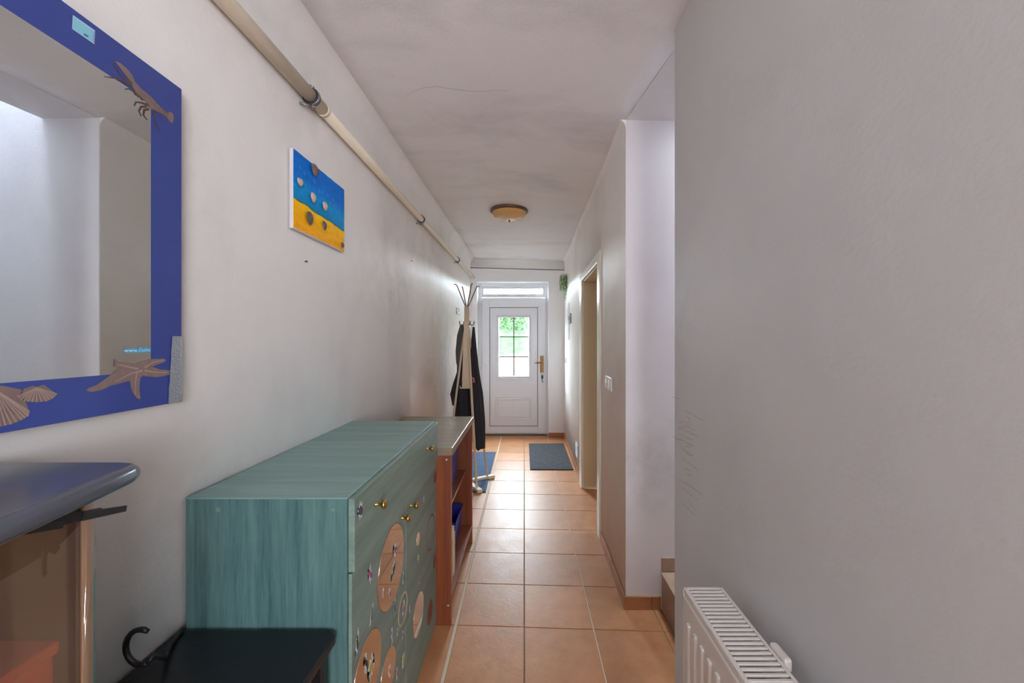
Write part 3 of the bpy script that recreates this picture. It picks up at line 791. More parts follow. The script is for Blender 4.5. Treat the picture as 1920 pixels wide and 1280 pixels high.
for pos, c3 in ((.30, (255, 190, 6)), (.345, (255, 196, 10)), (.36, (10, 110, 120)), (.39, (0, 136, 196)), (.55, (6, 150, 220)), (.72, (0, 116, 216))):
    e = cr.elements.new(pos); e.color = srgb(*c3)
Lk.new(mrn.outputs[0], rp.inputs[0])
n3 = N.new('ShaderNodeTexNoise'); n3.inputs['Scale'].default_value = 34; n3.inputs['Detail'].default_value = 5
mp = N.new('ShaderNodeMapping'); mp.inputs['Scale'].default_value = (1, .6, 1.6); mp.inputs['Rotation'].default_value = (R(30), 0, 0)
Lk.new(g.outputs['Position'], mp.inputs[0]); Lk.new(mp.outputs[0], n3.inputs['Vector'])
hs = N.new('ShaderNodeHueSaturation'); mr2 = N.new('ShaderNodeMapRange'); mr2.inputs[1].default_value = .3; mr2.inputs[2].default_value = .7; mr2.inputs[3].default_value = .86; mr2.inputs[4].default_value = 1.14
Lk.new(n3.outputs[0], mr2.inputs[0]); Lk.new(mr2.outputs[0], hs.inputs['Value']); Lk.new(rp.outputs[0], hs.inputs['Color']); Lk.new(hs.outputs[0], p.inputs['Base Color'])
bp = N.new('ShaderNodeBump'); bp.inputs['Strength'].default_value = .3; bp.inputs['Distance'].default_value = .003; Lk.new(n3.outputs[0], bp.inputs['Height']); Lk.new(bp.outputs[0], p.inputs['Normal'])
bm = bmesh.new()
pts = []
K = 16
for i in range(K + 1): pts.append((CY0 + .001 + (CY1 - CY0 - .002) * i / K, CZ0 + .004 + .003 * noise.noise(Vector((i * .9, 0, 1)))))
for i in range(K + 1): pts.append((CY1 - .001 - (CY1 - CY0 - .002) * i / K, CZ1 - .003 + .002 * noise.noise(Vector((i * .9, 5, 1)))))
bm_prism(bm, [(cx(y) + .0008, y, z) for y, z in pts], (-.0012, 0, 0))
obj('paint_layer', bm, m, cv)
bm = bmesh.new()   # white wave dabs
def cpt(x, y, lift=.001):
    u, v = 520 + x / 5.12, 250 + y / 5.12; X = -.823
    for _ in range(3): q = onx(u, v, X); X = cx(q.y) + lift
    return onx(u, v, X)
random.seed(11)
for (x, y) in ((215, 330), (255, 390), (350, 470), (265, 505), (480, 600), (535, 640), (540, 700), (595, 740), (430, 570), (400, 560), (240, 470), (600, 700), (510, 670)):
    a = cpt(x, y, .0018); s = random.uniform(.004, .008); n = 6; pr = []
    for k in range(n + 1):
        t = -.6 + 2.6 * k / n; w_ = .0012 * math.sin(math.pi * (k + .5) / (n + 1)) + .0003
        c3 = a + Vector((0, s * math.cos(t), s * math.sin(t)))
        pr.append((bm.verts.new(c3 + Vector((0, w_ * math.cos(t), w_ * math.sin(t)))), bm.verts.new(c3 - Vector((0, w_ * math.cos(t), w_ * math.sin(t))))))
    for k in range(n): bm.faces.new((pr[k][0], pr[k][1], pr[k + 1][1], pr[k + 1][0]))
tag(obj('wave_dabs', bm, mat('pale_blue_paint', (120, 186, 226), .4), cv), kind='stuff')
def shell_bm(c, ry, rz, ang, dome=.010):
    """ribbed bivalve shell lying on the plane, hinge up or down by ang"""
    bm = bmesh.new(); n = 26; mrows = 6; hinge = Vector((0, 0, -rz)); rows = []
    rim = []
    for k in range(n + 1):
        t = R(-62) + R(304) * 0 + (k / n) * R(124) - 0
        th = R(-155) + R(310) * k / n
        yy = ry * math.sin(th) * (1 - .12 * math.cos(th)); zz = rz * (math.cos(th)) * 1.0
        rim.append(Vector((0, yy, zz)))
    for j in range(mrows + 1):
        f = j / mrows; row = []
        for k in range(n + 1):
            q = hinge.lerp(rim[k], f); rib = .0007 * (1 if k % 2 else -1) * f
            hgt = dome * math.sin(math.pi * min(f * .86 + .02, 1)) ** .8 * (.35 + .65 * math.sin(math.pi * (k + .5) / (n + 1)))
            y2 = q.y * math.cos(ang) - q.z * math.sin(ang); z2_ = q.y * math.sin(ang) + q.z * math.cos(ang)
            row.append(bm.verts.new(Vector(c) + Vector((hgt + rib + .001, y2, z2_))))
        rows.append(row)
    for j in range(mrows):
        for k in range(n): bm.faces.new((rows[j][k], rows[j][k + 1], rows[j + 1][k + 1], rows[j + 1][k]))
    return bm
M['shell_brown'] = mat('brown_shell', (140, 110, 96), .45, var=((120, 60, 120), .5, (92, 74, 70)))
M['shell_pale'] = mat('pale_shell', (206, 184, 164), .4, var=((90, 60, 90), .4, (170, 140, 118)))
M['shell_dark'] = mat('dark_ridged_shell', (106, 90, 84), .5, var=((140, 60, 140), .5, (70, 62, 66)))
for (x, y, ry, rz, a_, mm, lb) in ((347, 352, .026, .0195, R(180), 'shell_brown', 'brown shell at the top edge'), (203, 468, .020, .0115, R(180), 'shell_pale', 'small pale shell at the left'), (331, 615, .019, .0155, R(180), 'shell_pale', 'white shell'),
        (444, 700, .020, .0145, R(180), 'shell_pale', 'cream shell'), (298, 815, .026, .0205, R(180), 'shell_dark', 'dark ridged shell'), (437, 885, .015, .0150, R(185), 'shell_dark', 'small dark shell'), (611, 1072, .013, .0105, R(150), 'shell_dark', 'dark shell in the lower corner')):
    tag(obj('shell', shell_bm(cpt(x, y, .0015), ry * .86, rz * 1.25, a_, .013), M[mm], cv), lb)

# ------------------------------------------------------------------ TEAL SIDEBOARD
T1, T2 = (92, 124, 122), (50, 82, 86)
M['tealZ'] = wood('teal_stain_vertical', T1, T2, 'Z', .42)
M['tealX'] = wood('teal_stain_top', (132, 162, 154), (104, 138, 134), 'X', .36)
M['tealY'] = wood('teal_stain_front', (122, 144, 134), (94, 118, 110), 'Y', .42)
M['teal_edge'] = mat('teal_edge_band', (100, 140, 146), .45)
SB0, SB1, SBT, SBF = .982, 1.925, 1.012, -.440
sb = thing('sideboard', (-.645, 1.45, 0), 'teal stained wooden sideboard with brass knobs, stickers and round mirrors', 'cabinet')
xw = -.842
obj('side_panel', box(xw, SBF, SB0, SB0 + .018, .0005, SBT - .0045), M['tealZ'], sb)
obj('side_panel', box(xw, SBF, SB1 - .018, SB1, .0005, SBT - .0045), M['tealZ'], sb)
obj('top_panel', box(xw, SBF + .002, SB0 - .002, SB1 + .002, SBT - .0042, SBT, bev=.001, seg=1), M['tealX'], sb)
obj('back_panel', box(xw, xw + .008, SB0 + .0185, SB1 - .0185, .03, SBT - .02), M['tealZ'], sb)
obj('bottom_panel', box(xw + .009, SBF - .003, SB0 + .0185, SB1 - .0185, .05, .068), M['tealX'], sb)
for x, rr in ((-.762, .0055), (-.475, .0045)):
    obj('cam_cover', lathe([(rr, -.0015), (rr, 0)], (x, SB0 + .0001, SBT - .030), 'Y', 16), mat('cover_cap', (104, 132, 118), .5), sb)
dz = .823
DF = -.4225; DD = -.4295
dr = obj('drawer', box(DF - .016, DF, SB0 + .001, SB1 - .001, dz + .002, SBT - .004, bev=.001, seg=1), M['tealY'], sb)
YM = 1.432
dl = obj('door', box(DD - .016 + .007, DD, SB0 + .001, YM - .0012, .035, dz - .003, bev=.001, seg=1), M['tealY'], sb)
dr2 = obj('door', box(DD - .016 + .007, DD, YM + .0012, SB1 - .001, .035, dz - .003, bev=.001, seg=1), M['tealY'], sb)
M['knob'] = mat('polished_brass', (190, 160, 84), .18, 1)
def knob(x, y, z, parent, s=1):
    return obj('knob', lathe([(.0065, 0), (.0065, .002), (.0042, .004), (.0038, .013), (.006, .017), (.0115, .021), (.0135, .025), (.0125, .029), (.008, .032), (.001, .033)], (x, y, z), 'X', 24), M['knob'], parent)
knob(DF, 1.12, .938, dr); knob(DF, 1.705, .938, dr)
knob(DD, 1.378, .784, dl); knob(DD, 1.482, .784, dr2)
# round mirrors and stickers on the doors
M['disc_mirror'] = mat('round_mirror', (236, 226, 216), .03, 1)
M['disc_edge'] = mat('mirror_edge', (120, 70, 56), .4)
M['disc_brown'] = mat('dark_brown_disc', (120, 74, 66), .25)
M['st_white'] = mat('sticker_white', (206, 208, 206), .45)
def dpt(u, v, X=DD + .0008): return onx(u, v, X)
def par(y): return dl if y < YM else dr2
def disc(u, v, r, m='disc_mirror', name='round_mirror', edge=True):
    c = dpt(u, v)
    pr = par(c.y)
    if c.y < YM: r_ = min(r, YM - .004 - c.y)
    else: r_ = min(r, SB1 - .004 - c.y)
    if edge: obj(name + '_rim', lathe([(r_ + .0022, 0), (r_ + .0022, .0006)], (DD, c.y, c.z), 'X', 48), M['disc_edge'], pr)
    return obj(name, lathe([(r_, 0), (r_, .0012)], (DD + .0002, c.y, c.z), 'X', 48), M[m], pr)
disc(735, 1060, .124)
disc(783.5, 1010, .026)
disc(785, 1151, .079)
disc(690, 1262, .100)
disc(728, 1262, .070)
disc(815.5, 895, .040, 'disc_brown', 'brown_disc', False)
disc(814.8, 1052, .030, 'disc_brown', 'brown_disc', False)
disc(806, 1147, .050, 'disc_brown', 'brown_disc', False)
def ringo(u, v, r, w_, m):
    c = dpt(u, v)
    obj('ring_sticker', lathe([(r - w_, .0003), (r, .0003), (r, .0011), (r - w_, .0011)], (DD, c.y, c.z), 'X', 48), m, par(c.y))
bm = bmesh.new()
def annulus(name, u, v, r, w_, m):
    c = dpt(u, v); bm = bmesh.new(); n = 48; A = []
    for k in range(n):
        t = 2 * math.pi * k / n
        A.append([bm.verts.new((DD + h, c.y + rr * math.cos(t), c.z + rr * math.sin(t))) for rr, h in ((r - w_, .0002), (r - w_, .001), (r, .001), (r, .0002))])
    for k in range(n):
        for i in range(4): bm.faces.new((A[k][i], A[(k + 1) % n][i], A[(k + 1) % n][(i + 1) % 4], A[k][(i + 1) % 4]))
    bmesh.ops.recalc_face_normals(bm, faces=bm.faces)
    return obj(name, bm, m, par(c.y))
annulus('ring_sticker', 808, 997, .078, .005, M['disc_brown'])
c = annulus('ring_sticker', 756, 1141, .053, .007, mat('beige_ring', (186, 164, 136), .45))
random.seed(5)
def blob(c, ry, rz, X, spikes, jag, ang, seed):
    rnd = random.Random(seed); pts = []
    n = spikes * 2
    for k in range(n):
        t = 2 * math.pi * k / n; q = 1 if k % 2 == 0 else 1 - jag
        q *= rnd.uniform(.8, 1.1); yy, zz = ry * q * math.cos(t), rz * q * math.sin(t)
        pts.append((X, c.y + yy * math.cos(ang) - zz * math.sin(ang), c.z + yy * math.sin(ang) + zz * math.cos(ang)))
    return pts
INK = {'pink': mat('sticker_pink', (186, 70, 130), .4), 'navy': mat('sticker_navy', (60, 60, 96), .4), 'dark': mat('sticker_dark', (48, 40, 42), .4), 'lilac': mat('sticker_lilac', (160, 150, 190), .4),
       'green': mat('sticker_green', (60, 120, 90), .4), 'yellow': mat('sticker_yellow', (180, 170, 90), .4), 'mauve': mat('sticker_mauve', (150, 96, 120), .4)}
def sticker(u, v, ry, rz, ink, spikes=7, jag=.35, ang=0, X=None, parent=None):
    X = X if X else DD + .0014
    c = onx(u, v, X)
    o = obj('sticker', prism(blob(c, ry, rz, X + .0003, spikes, jag, ang, int(u * 7 + v)), (-.0005, 0, 0)), M['st_white'], parent or par(c.y))
    if parent is None or True:
        bm = prism(blob(c, ry * .62, rz * .66, X + .0007, spikes, jag * .8, ang + .2, int(u + v * 3)), (-.0003, 0, 0))
        bm2 = blob(c, ry * .2, rz * .2, X + .0010, 5, .3, ang, int(u))
        ob = obj('sticker_print', bm, INK[ink], parent or par(c.y))
    return o
sticker(676, 957, .019, .026, 'navy', 9, .4, .2, DF + .0008, dr)
sticker(694, 1076, .014, .032, 'pink', 7, .5, .2)
sticker(697, 1151, .008, .030, 'dark', 6, .3, -.5)
sticker(740, 1137, .010, .030, 'dark', 7, .5, -.3)
sticker(756.5, 1140, .016, .032, 'mauve', 7, .4, -.2)
sticker(756, 1083, .008, .026, 'green', 8, .3, 0)
sticker(784, 1047, .016, .018, 'yellow', 5, .45, .4)
sticker(786.5, 1087, .010, .020, 'navy', 7, .4, 0)
sticker(794.5, 936, .012, .016, 'lilac', 6, .4, 0)
sticker(741, 1030, .020, .026, 'mauve', 7, .5, .3, DD + .0022)
sticker(738, 1068, .014, .034, 'dark', 7, .6, -.6, DD + .0022)
sticker(731, 1112, .008, .018, 'mauve', 6, .5, 0, DD + .0022)
sticker(719, 1112, .006, .018, 'pink', 6, .5, 0, DD + .0022)
sticker(768.5, 1142, .007, .016, 'lilac', 6, .4, 0)
sticker(670, 1205, .010, .036, 'dark', 7, .4, -.2)
sticker(735, 1190, .010, .034, 'lilac', 6, .4, 0)
sticker(746, 1184, .010, .014, 'green', 8, .15, 0)
sticker(755, 1190, .008, .020, 'dark', 6, .4, 0)
sticker(696, 1250, .024, .040, 'yellow', 8, .5, -.3, DD + .0022)
sticker(686, 1242, .012, .034, 'dark', 8, .5, .2, DD + .0025)
sticker(731, 1258, .010, .022, 'mauve', 6, .4, 0, DD + .0022)
sticker(756, 1238, .020, .030, 'yellow', 9, .3, 0)
sticker(744, 1262, .010, .028, 'pink', 6, .4, 0)

# ------------------------------------------------------------------ CHERRY BOOKSHELF
M['cherry'] = wood('cherry_board_vertical', (142, 76, 46), (108, 54, 32), 'Z', .34, .8)
M['cherryY'] = wood('cherry_board_long', (142, 78, 48), (110, 56, 34), 'Y', .34, .8)
M['toplam'] = mat('brushed_grey_laminate', (150, 136, 116), .26, .15, var=((6, 60, 6), .5, (128, 116, 98)))
M['toplam_edge'] = wood('laminate_edge', (176, 160, 138), (120, 98, 76), 'Y', .35)
B0, B1, BF = 1.945, 2.745, -.360
bs = thing('bookshelf', (-.6, 2.34, 0), 'low open cherry wood shelf unit with grey top behind the teal sideboard', 'shelf')
bw = -.824
obj('side_panel', box(bw, BF, B0, B0 + .018, .0005, .838, bev=.001, seg=1), M['cherry'], bs)
obj('side_panel', box(bw, BF, B1 - .018, B1, .0005, .838, bev=.001, seg=1), M['cherry'], bs)
tp = obj('top_slab', box(bw, BF + .006, B0 - .006, B1 + .006, .8385, .878, bev=.002), M['toplam'], bs)
bm = box(BF + .0062, BF + .0075, B0 - .005, B1 + .005, .8395, .8765)
obj('edge_strip', bm, M['toplam_edge'], tp)
obj('shelf', box(bw, -.402, B0 + .0185, B1 - .0185, .497, .515), M['cherryY'], bs)
obj('shelf', box(bw, BF - .002, B0 + .0185, B1 - .0185, .118, .136), M['cherryY'], bs)
obj('plinth', box(BF - .045, BF - .029, B0 + .0185, B1 - .0185, .0005, .1175), M['cherryY'], bs)
obj('back_panel', box(bw, bw + .006, B0 + .0185, B1 - .0185, .137, .838), mat('brown_hardboard', (108, 62, 42), .6), bs)
for x, z in ((-.383, .818), (-.375, .10)):
    obj('screw_cap', lathe([(.0045, -.0012), (.0045, 0)], (x, B0, z), 'Y', 14), mat('pale_cap', (200, 196, 196), .5), bs)
# contents
M['bluebox'] = mat('blue_plastic', (42, 40, 130), .3)
def crate(x0, x1, y0, y1, z0, h, label, flare=.012):
    t = thing('storage_basket', ((x0 + x1) / 2, (y0 + y1) / 2, z0), label, 'basket')
    bm = bmesh.new(); th = .003
    rg = []
    for zz, o_, i_ in ((0, 0, 0), (h, flare, 0), (h, flare - th, 0), (th, -th, 0)):
        rg.append([bm.verts.new((x, y, z0 + .0005 + zz)) for x, y in ((x0 - o_, y0 - o_), (x1 + o_, y0 - o_), (x1 + o_, y1 + o_), (x0 - o_, y1 + o_))])
    for i in range(3):
        for k in range(4): bm.faces.new((rg[i][k], rg[i][(k + 1) % 4], rg[i + 1][(k + 1) % 4], rg[i + 1][k]))
    bm.faces.new(rg[0]); bm.faces.new(list(reversed(rg[-1])))
    bmesh.ops.recalc_face_normals(bm, faces=bm.faces)
    bo = obj('basket_body', bm, M['bluebox'], t)
    bm = bmesh.new(); f = flare + .004
    for a in ((x0 - f, x1 + f, y0 - f, y0 - flare + .002), (x0 - f, x1 + f, y1 + flare - .002, y1 + f), (x0 - f, x0 - flare + .002, y0 - f, y1 + f), (x1 + flare - .002, x1 + f, y0 - f, y1 + f)):
        bm_box(bm, *a, z0 + h - .008, z0 + h + .002, bev=.001, seg=1)
    obj('rim', bm, M['bluebox'], t)
    bm = bmesh.new()
    for k in range(1, 7):
        y = y0 + (y1 - y0) * k / 7
        bm_bar(bm, (x1 + .001, y, z0 + .02), (x1 + flare * .85, y, z0 + h - .02), .005, .003, (0, 1, 0))
    obj('ribs', bm, M['bluebox'], t)
crate(-.72, -.445, 2.14, 2.60, .515, .195, 'dark blue plastic basket on the upper shelf of the cherry bookshelf')
crate(-.74, -.428, 2.40, 2.65, .136, .165, 'dark blue plastic basket on the bottom shelf of the cherry bookshelf')
random.seed(21)
y = 1.972
for k in range(9):
    tck = random.uniform(.018, .028); hh = random.uniform(.20, .27); dp = random.uniform(.15, .20)
    fx = -.374 - random.uniform(0, .012)
    cc = random.choice([(206, 186, 150), (198, 170, 128), (216, 204, 178), (180, 160, 130)])
    b = thing('book', (fx - dp / 2, y + tck / 2, .1365),
              ('first', 'second', 'third', 'fourth', 'fifth', 'sixth', 'seventh', 'eighth', 'ninth')[k] + ' tan book from the near side panel, bottom bookshelf row', 'book', 'books on the bottom shelf')
    bm = bmesh.new()
    bm_box(bm, fx - dp, fx - .002, y, y + .002, .1365, .1365 + hh); bm_box(bm, fx - dp, fx - .002, y + tck - .002, y + tck, .1365, .1365 + hh)
    bm_box(bm, fx - .002, fx, y, y + tck, .1365, .1365 + hh)
    obj('cover', bm, mat('book_cover', cc, .6), b)
    obj('pages', box(fx - dp + .004, fx - .0025, y + .0025, y + tck - .0025, .139, .134 + hh), mat('book_pages', (222, 214, 196), .8), b)
    y += tck + .001

# ------------------------------------------------------------------ COAT RACK
RC = Vector((-.567, 3.90, 0)); AZ = [R(32), R(122), R(212), R(302)]
cr_ = thing('coat_rack', RC, 'tall beige coat rack with four splayed legs and curved metal arms', 'coat rack')
M['rackwood'] = mat('beige_lacquer', (206, 188, 160), .35)
M['rackfoot'] = mat('pale_foot_lacquer', (224, 214, 196), .35)
M['rackmetal'] = mat('grey_brown_metal', (130, 116, 104), .3, .6)
bm = bmesh.new()
for a in AZ:   # column made of four bars that part into the legs
    d = Vector((math.cos(a), math.sin(a), 0))
    bm_bar(bm, RC + d * .012 + Vector((0, 0, 1.555)), RC + d * .012 + Vector((0, 0, 1.745)), .022, .022, d)
obj('column', bm, M['rackwood'], cr_)
for i, a in enumerate(AZ):
    d = Vector((math.cos(a), math.sin(a), 0)); L = .30 if i != 2 else .255
    pts = [RC + d * .014 + Vector((0, 0, 1.56)), RC + d * .055 + Vector((0, 0, 1.30)), RC + d * .115 + Vector((0, 0, .86)), RC + d * .175 + Vector((0, 0, .42)), RC + d * (.225) + Vector((0, 0, .031))]
    bm = bmesh.new()
    for k in range(4): bm_bar(bm, pts[k], pts[k + 1], .020, .014, d.cross(Vector((0, 0, 1))))
    obj('leg', bm, M['rackwood'], cr_)
    b = bmesh.new(); bm_bar(b, RC + d * .01 + Vector((0, 0, .018)), RC + d * (L) + Vector((0, 0, .018)), .030, .045, (0, 0, 1))
    obj('foot', b, M['rackfoot'], cr_)
    tp_ = [RC + d * .013 + Vector((0, 0, 1.742)), RC + d * .045 + Vector((0, 0, 1.81)), RC + d * .105 + Vector((0, 0, 1.945)), RC + d * .112 + Vector((0, 0, 1.952)), RC + d * .135 + Vector((0, 0, 1.955))]
    obj('arm', tube(tp_, [.006, .006, .006, .006, .005], 8), M['rackmetal'], cr_)
    hk = [RC + d * .018 + Vector((0, 0, 1.572)), RC + d * .055 + Vector((0, 0, 1.562)), RC + d * .075 + Vector((0, 0, 1.568)), RC + d * .078 + Vector((0, 0, 1.60))]
    obj('hook', tube(hk, [.005] * 3 + [.006], 8), M['rackmetal'], cr_)
# central flat board with its small lower rail
b = bmesh.new(); bm_bar(b, RC + Vector((0, -.03, 1.60)), RC + Vector((-.002, -.045, .945)), .045, .008, (1, 0, 0), .080)
obj('centre_board', b, M['rackwood'], cr_)
b = tube([RC + Vector((-.06, -.05, .965)), RC + Vector((-.058, -.05, .945)), RC + Vector((.045, -.05, .945))], .005, 8)
obj('lower_rail', b, M['rackfoot'], cr_)

def garment(name, secs, m, label, cat, seed=0, folds=9, amp=.012):
    """loft of elliptic sections (x, y, z, rx, ry) with hanging folds"""
    bm = bmesh.new(); n = 64; rings = []
    nsub = 5; S = []
    for i in range(len(secs) - 1):
        for k in range(nsub):
            f = k / nsub; f2 = f * f * (3 - 2 * f)
            S.append([secs[i][q] * (1 - f2) + secs[i + 1][q] * f2 for q in range(5)])
    S.append(list(secs[-1]))
    for i, (x, y, z, rx, ry) in enumerate(S):
        fr = i / len(S); ring = []
        for k in range(n):
            t = 2 * math.pi * k / n
            q = 1 + (amp / max(rx, .02)) * math.sin(folds * t + seed + 1.6 * noise.noise(Vector((z * 2, seed, 0)))) * min(1, fr * 2.5) + .10 * noise.noise(Vector((math.cos(t) * 1.5, math.sin(t) * 1.5, z * 5 + seed)))
            ring.append(bm.verts.new((x + rx * q * math.cos(t), y + ry * q * math.sin(t), z + (.02 * noise.noise(Vector((t, seed, 3))) if i == len(S) - 1 else 0))))
        rings.append(ring)
    for i in range(len(rings) - 1):
        for k in range(n): bm.faces.new((rings[i][k], rings[i][(k + 1) % n], rings[i + 1][(k + 1) % n], rings[i + 1][k])).smooth = True
    bm.faces.new(rings[0]); bm.faces.new(list(reversed(rings[-1])))
    bmesh.ops.recalc_face_normals(bm, faces=bm.faces)
    return obj(name, bm, m)
M['blackcloth'] = mat('black_cloth', (38, 37, 44), .8, bump=(90, .4))
M['greycloth'] = mat('charcoal_fleece', (84, 84, 86), .9, bump=(120, .5))
j1 = garment('jacket', [(-.628, 3.99, 1.565, .012, .012), (-.635, 4.01, 1.50, .022, .025), (-.632, 4.02, 1.32, .040, .045), (-.618, 4.03, 1.10, .062, .05), (-.610, 4.03, .93, .100, .06), (-.610, 4.03, .80, .105, .06), (-.605, 4.03, .62, .100, .06)], M['blackcloth'], '', '', 1)
tag(j1, 'black jacket hanging on the left side of the beige coat rack', 'jacket')
slv = garment('sleeve', [(-.665, 4.0, 1.10, .015, .02), (-.690, 3.98, .98, .026, .03), (-.718, 3.98, .87, .026, .028), (-.700, 3.98, .76, .022, .024)], M['blackcloth'], '', '', 3, 5, .004)
slv.parent = j1; slv.location = WL['sleeve'] - WL['jacket']
hood = garment('hood', [(-.628, 3.95, 1.565, .014, .012), (-.646, 3.96, 1.46, .026, .03), (-.658, 3.97, 1.30, .030, .03), (-.656, 3.97, 1.18, .024, .025), (-.650, 3.97, 1.12, .012, .012)], M['greycloth'], '', '', 5, 5, .004)
hood.parent = j1; hood.location = WL['hood'] - WL['jacket']; tag(hood, 'charcoal fleece hood')
j2 = garment('coat', [(-.505, 3.93, 1.545, .010, .012), (-.505, 3.93, 1.40, .022, .03), (-.500, 3.945, 1.15, .040, .045), (-.480, 3.945, .90, .060, .055), (-.462, 3.94, .65, .062, .055), (-.446, 3.94, .42, .055, .05), (-.445, 3.94, .335, .050, .045)], M['blackcloth'], '', '', 8, 7, .006)
tag(j2, 'long black coat hanging on the right side of the beige coat rack', 'coat')
place_text('a', .11, (-.505, 3.885, 1.03), 'pink_lettering', mat('pink_print', (222, 120, 124), .6), j2, 1.0, 0, '-Y')

# ------------------------------------------------------------------ DOOR MATS
M['mat_dark'] = mat('charcoal_ribbed_mat', (66, 68, 74), .95, var=((70, 70, 70), .7, (98, 102, 110)), bump=(220, .9))
M['mat_reflection'] = mat('ribbed_mat_sky_reflection', (72, 98, 132), .95, var=((70, 70, 70), .7, (104, 130, 164)), bump=(220, .9))  # same mat as the dark one, with the sky's blue reflection put into the colour
def doormat(x0, x1, y0, y1, m, label, rot=0):
    t = thing('doormat', ((x0 + x1) / 2, (y0 + y1) / 2, .0006), label, 'mat')
    bm = box(x0, x1, y0, y1, .0006, .007, bev=.0015, seg=1)
    c = Vector(((x0 + x1) / 2, (y0 + y1) / 2, 0))
    bmesh.ops.rotate(bm, verts=bm.verts, cent=c, matrix=Matrix.Rotation(rot, 3, 'Z'))
    obj('backing', bm, mat('rubber_backing', (50, 52, 58), .8), t)
    bm = bmesh.new(); n = int((y1 - y0) / .012)
    for k in range(n):
        ya = y0 + .006 + (y1 - y0 - .012) * k / n; yb = ya + (y1 - y0 - .012) / n - .003
        bm_box(bm, x0 + .006, x1 - .006, ya, yb, .0071, .0105)
    bmesh.ops.rotate(bm, verts=bm.verts, cent=c, matrix=Matrix.Rotation(rot, 3, 'Z'))
    tag(obj('pile', bm, m, t), kind='stuff')
doormat(.062, .538, 4.295, 5.395, M['mat_dark'], 'dark grey ribbed doormat lying by the right wall near the entrance door')
doormat(-.790, -.357, 3.66, 4.985, M['mat_reflection'], 'dark grey blue doormat with painted sky reflection under the coat rack on the left side')

# ------------------------------------------------------------------ BLACK SIDE TABLE, hook and cable
M['blacktable'] = mat('black_laminate', (22, 23, 27), .34, bump=(150, .08))
tb = thing('side_table', (-.655, .80, 0), 'low black table with rounded corner in front of the teal sideboard', 'table')
def rounded(x0, x1, y0, y1, r, n=6, corners=(1, 1, 1, 1)):
    pts = []
    for (cx_, cy_, a0, on) in ((x1 - r, y1 - r, 0, corners[0]), (x0 + r, y1 - r, 90, corners[1]), (x0 + r, y0 + r, 180, corners[2]), (x1 - r, y0 + r, 270, corners[3])):
        if on:
            for k in range(n + 1):
                t = R(a0 + 90 * k / n); pts.append((cx_ + r * math.cos(t), cy_ + r * math.sin(t)))
        else:
            pts.append({0: (x1, y1), 90: (x0, y1), 180: (x0, y0), 270: (x1, y0)}[a0])
    return pts
bm = bmesh.new()
pts = rounded(-.846, -.455, .640, .970, .022, 6, (1, 0, 0, 1))
rg = []
for off, z in ((.004, .669), (.0, .673), (0, .689), (.004, .693)):
    cxm, cym = -.65, .805
    rg.append([bm.verts.new((x + (off if x < cxm else -off), y + (off if y < cym else -off), z)) for x, y in pts])
for i in range(3):
    for k in range(len(pts)): bm.faces.new((rg[i][k], rg[i][(k + 1) % len(pts)], rg[i + 1][(k + 1) % len(pts)], rg[i + 1][k]))
bm.faces.new(list(reversed(rg[0]))); bm.faces.new(rg[-1])
obj('tabletop', bm, M['blacktable'], tb)
for x, y in ((-.82, .665), (-.82, .94), (-.49, .665), (-.49, .94)):
    obj('leg', box(x - .016, x + .016, y - .016, y + .016, .0005, .6685, bev=.003), M['blacktable'], tb)
obj('lower_shelf', box(-.80, -.51, .69, .92, .22, .236), M['blacktable'], tb)
hk = thing('cable_hook', (-.79, .80, .70), 'black C shaped plastic hook standing up beside the black table', 'hook')
hp_ = []
for k in range(15):
    t = R(62) + R(235) * k / 14
    hp_.append((-.782 + .031 * math.cos(t), .805, .777 + .036 * math.sin(t)))
obj('hook_ring', tube(hp_, [.0042] + [.0055] * 13 + [.005], 10), M['blackplastic'], hk)
obj('cable', tube([hp_[-1], (-.766, .812, .752), (-.770, .83, .738), (-.782, .86, .710), (-.800, .885, .7005), (-.815, .91, .704), (-.825, .935, .699), (-.832, .962, .6985)], .0048, 8), M['blackplastic'], hk)

# ------------------------------------------------------------------ BLACK BOW-FRONT CABINET (left, beside the camera)
cb = thing('display_cabinet', (-.68, .10, 0), 'tall glossy black cabinet with bowed smoked glass front at the left edge', 'cabinet')
M['blackgloss_sheen'] = mat('black_lacquer_painted_sheen', (92, 98, 112), .2, .35, spec=.9, bump=(6, .02))  # black lacquer; the grey-blue base carries its bright sheen
half = [(-.853, .620), (-.625, .620), (-.606, .6175), (-.592, .609), (-.584, .594), (-.572, .548), (-.556, .48), (-.539, .405), (-.524, .32), (-.514, .22), (-.511, .10)]
half = half[:-1]
full = half + [(x, .44 - y) for x, y in reversed(half[:-1])]
def inset(pts, d):
    n = len(pts); out = []
    for i, (x, y) in enumerate(pts):
        x0, y0 = pts[i - 1] if i else pts[0]; x1, y1 = pts[(i + 1)] if i < n - 1 else pts[-1]
        tx, ty = x1 - x0, y1 - y0; L = math.hypot(tx, ty) or 1
        if i in (0, n - 1): nx_, ny_ = (0, -1) if i == 0 else (0, 1); out.append((x, y + ny_ * d)); continue
        out.append((x + ty / L * d, y - tx / L * d))
    return out
full.reverse()   # counter-clockwise seen from above
bm = bmesh.new(); rg = []
zc = 1.1995; hh = .0145
for k in range(9):
    t = R(-90 + 180 * k / 8); off = .013 * (1 - math.cos(t)); z = zc + hh * math.sin(t)
    ins = inset(full, -off)
    rg.append([bm.verts.new((min(x, 9), y, z)) for x, y in ins])
nn = len(full)
for i in range(8):
    for k in range(nn): bm.faces.new((rg[i][k], rg[i][(k + 1) % nn], rg[i + 1][(k + 1) % nn], rg[i + 1][k])).smooth = True
bm.faces.new(list(reversed(rg[0]))); bm.faces.new(rg[-1])
bmesh.ops.recalc_face_normals(bm, faces=bm.faces)
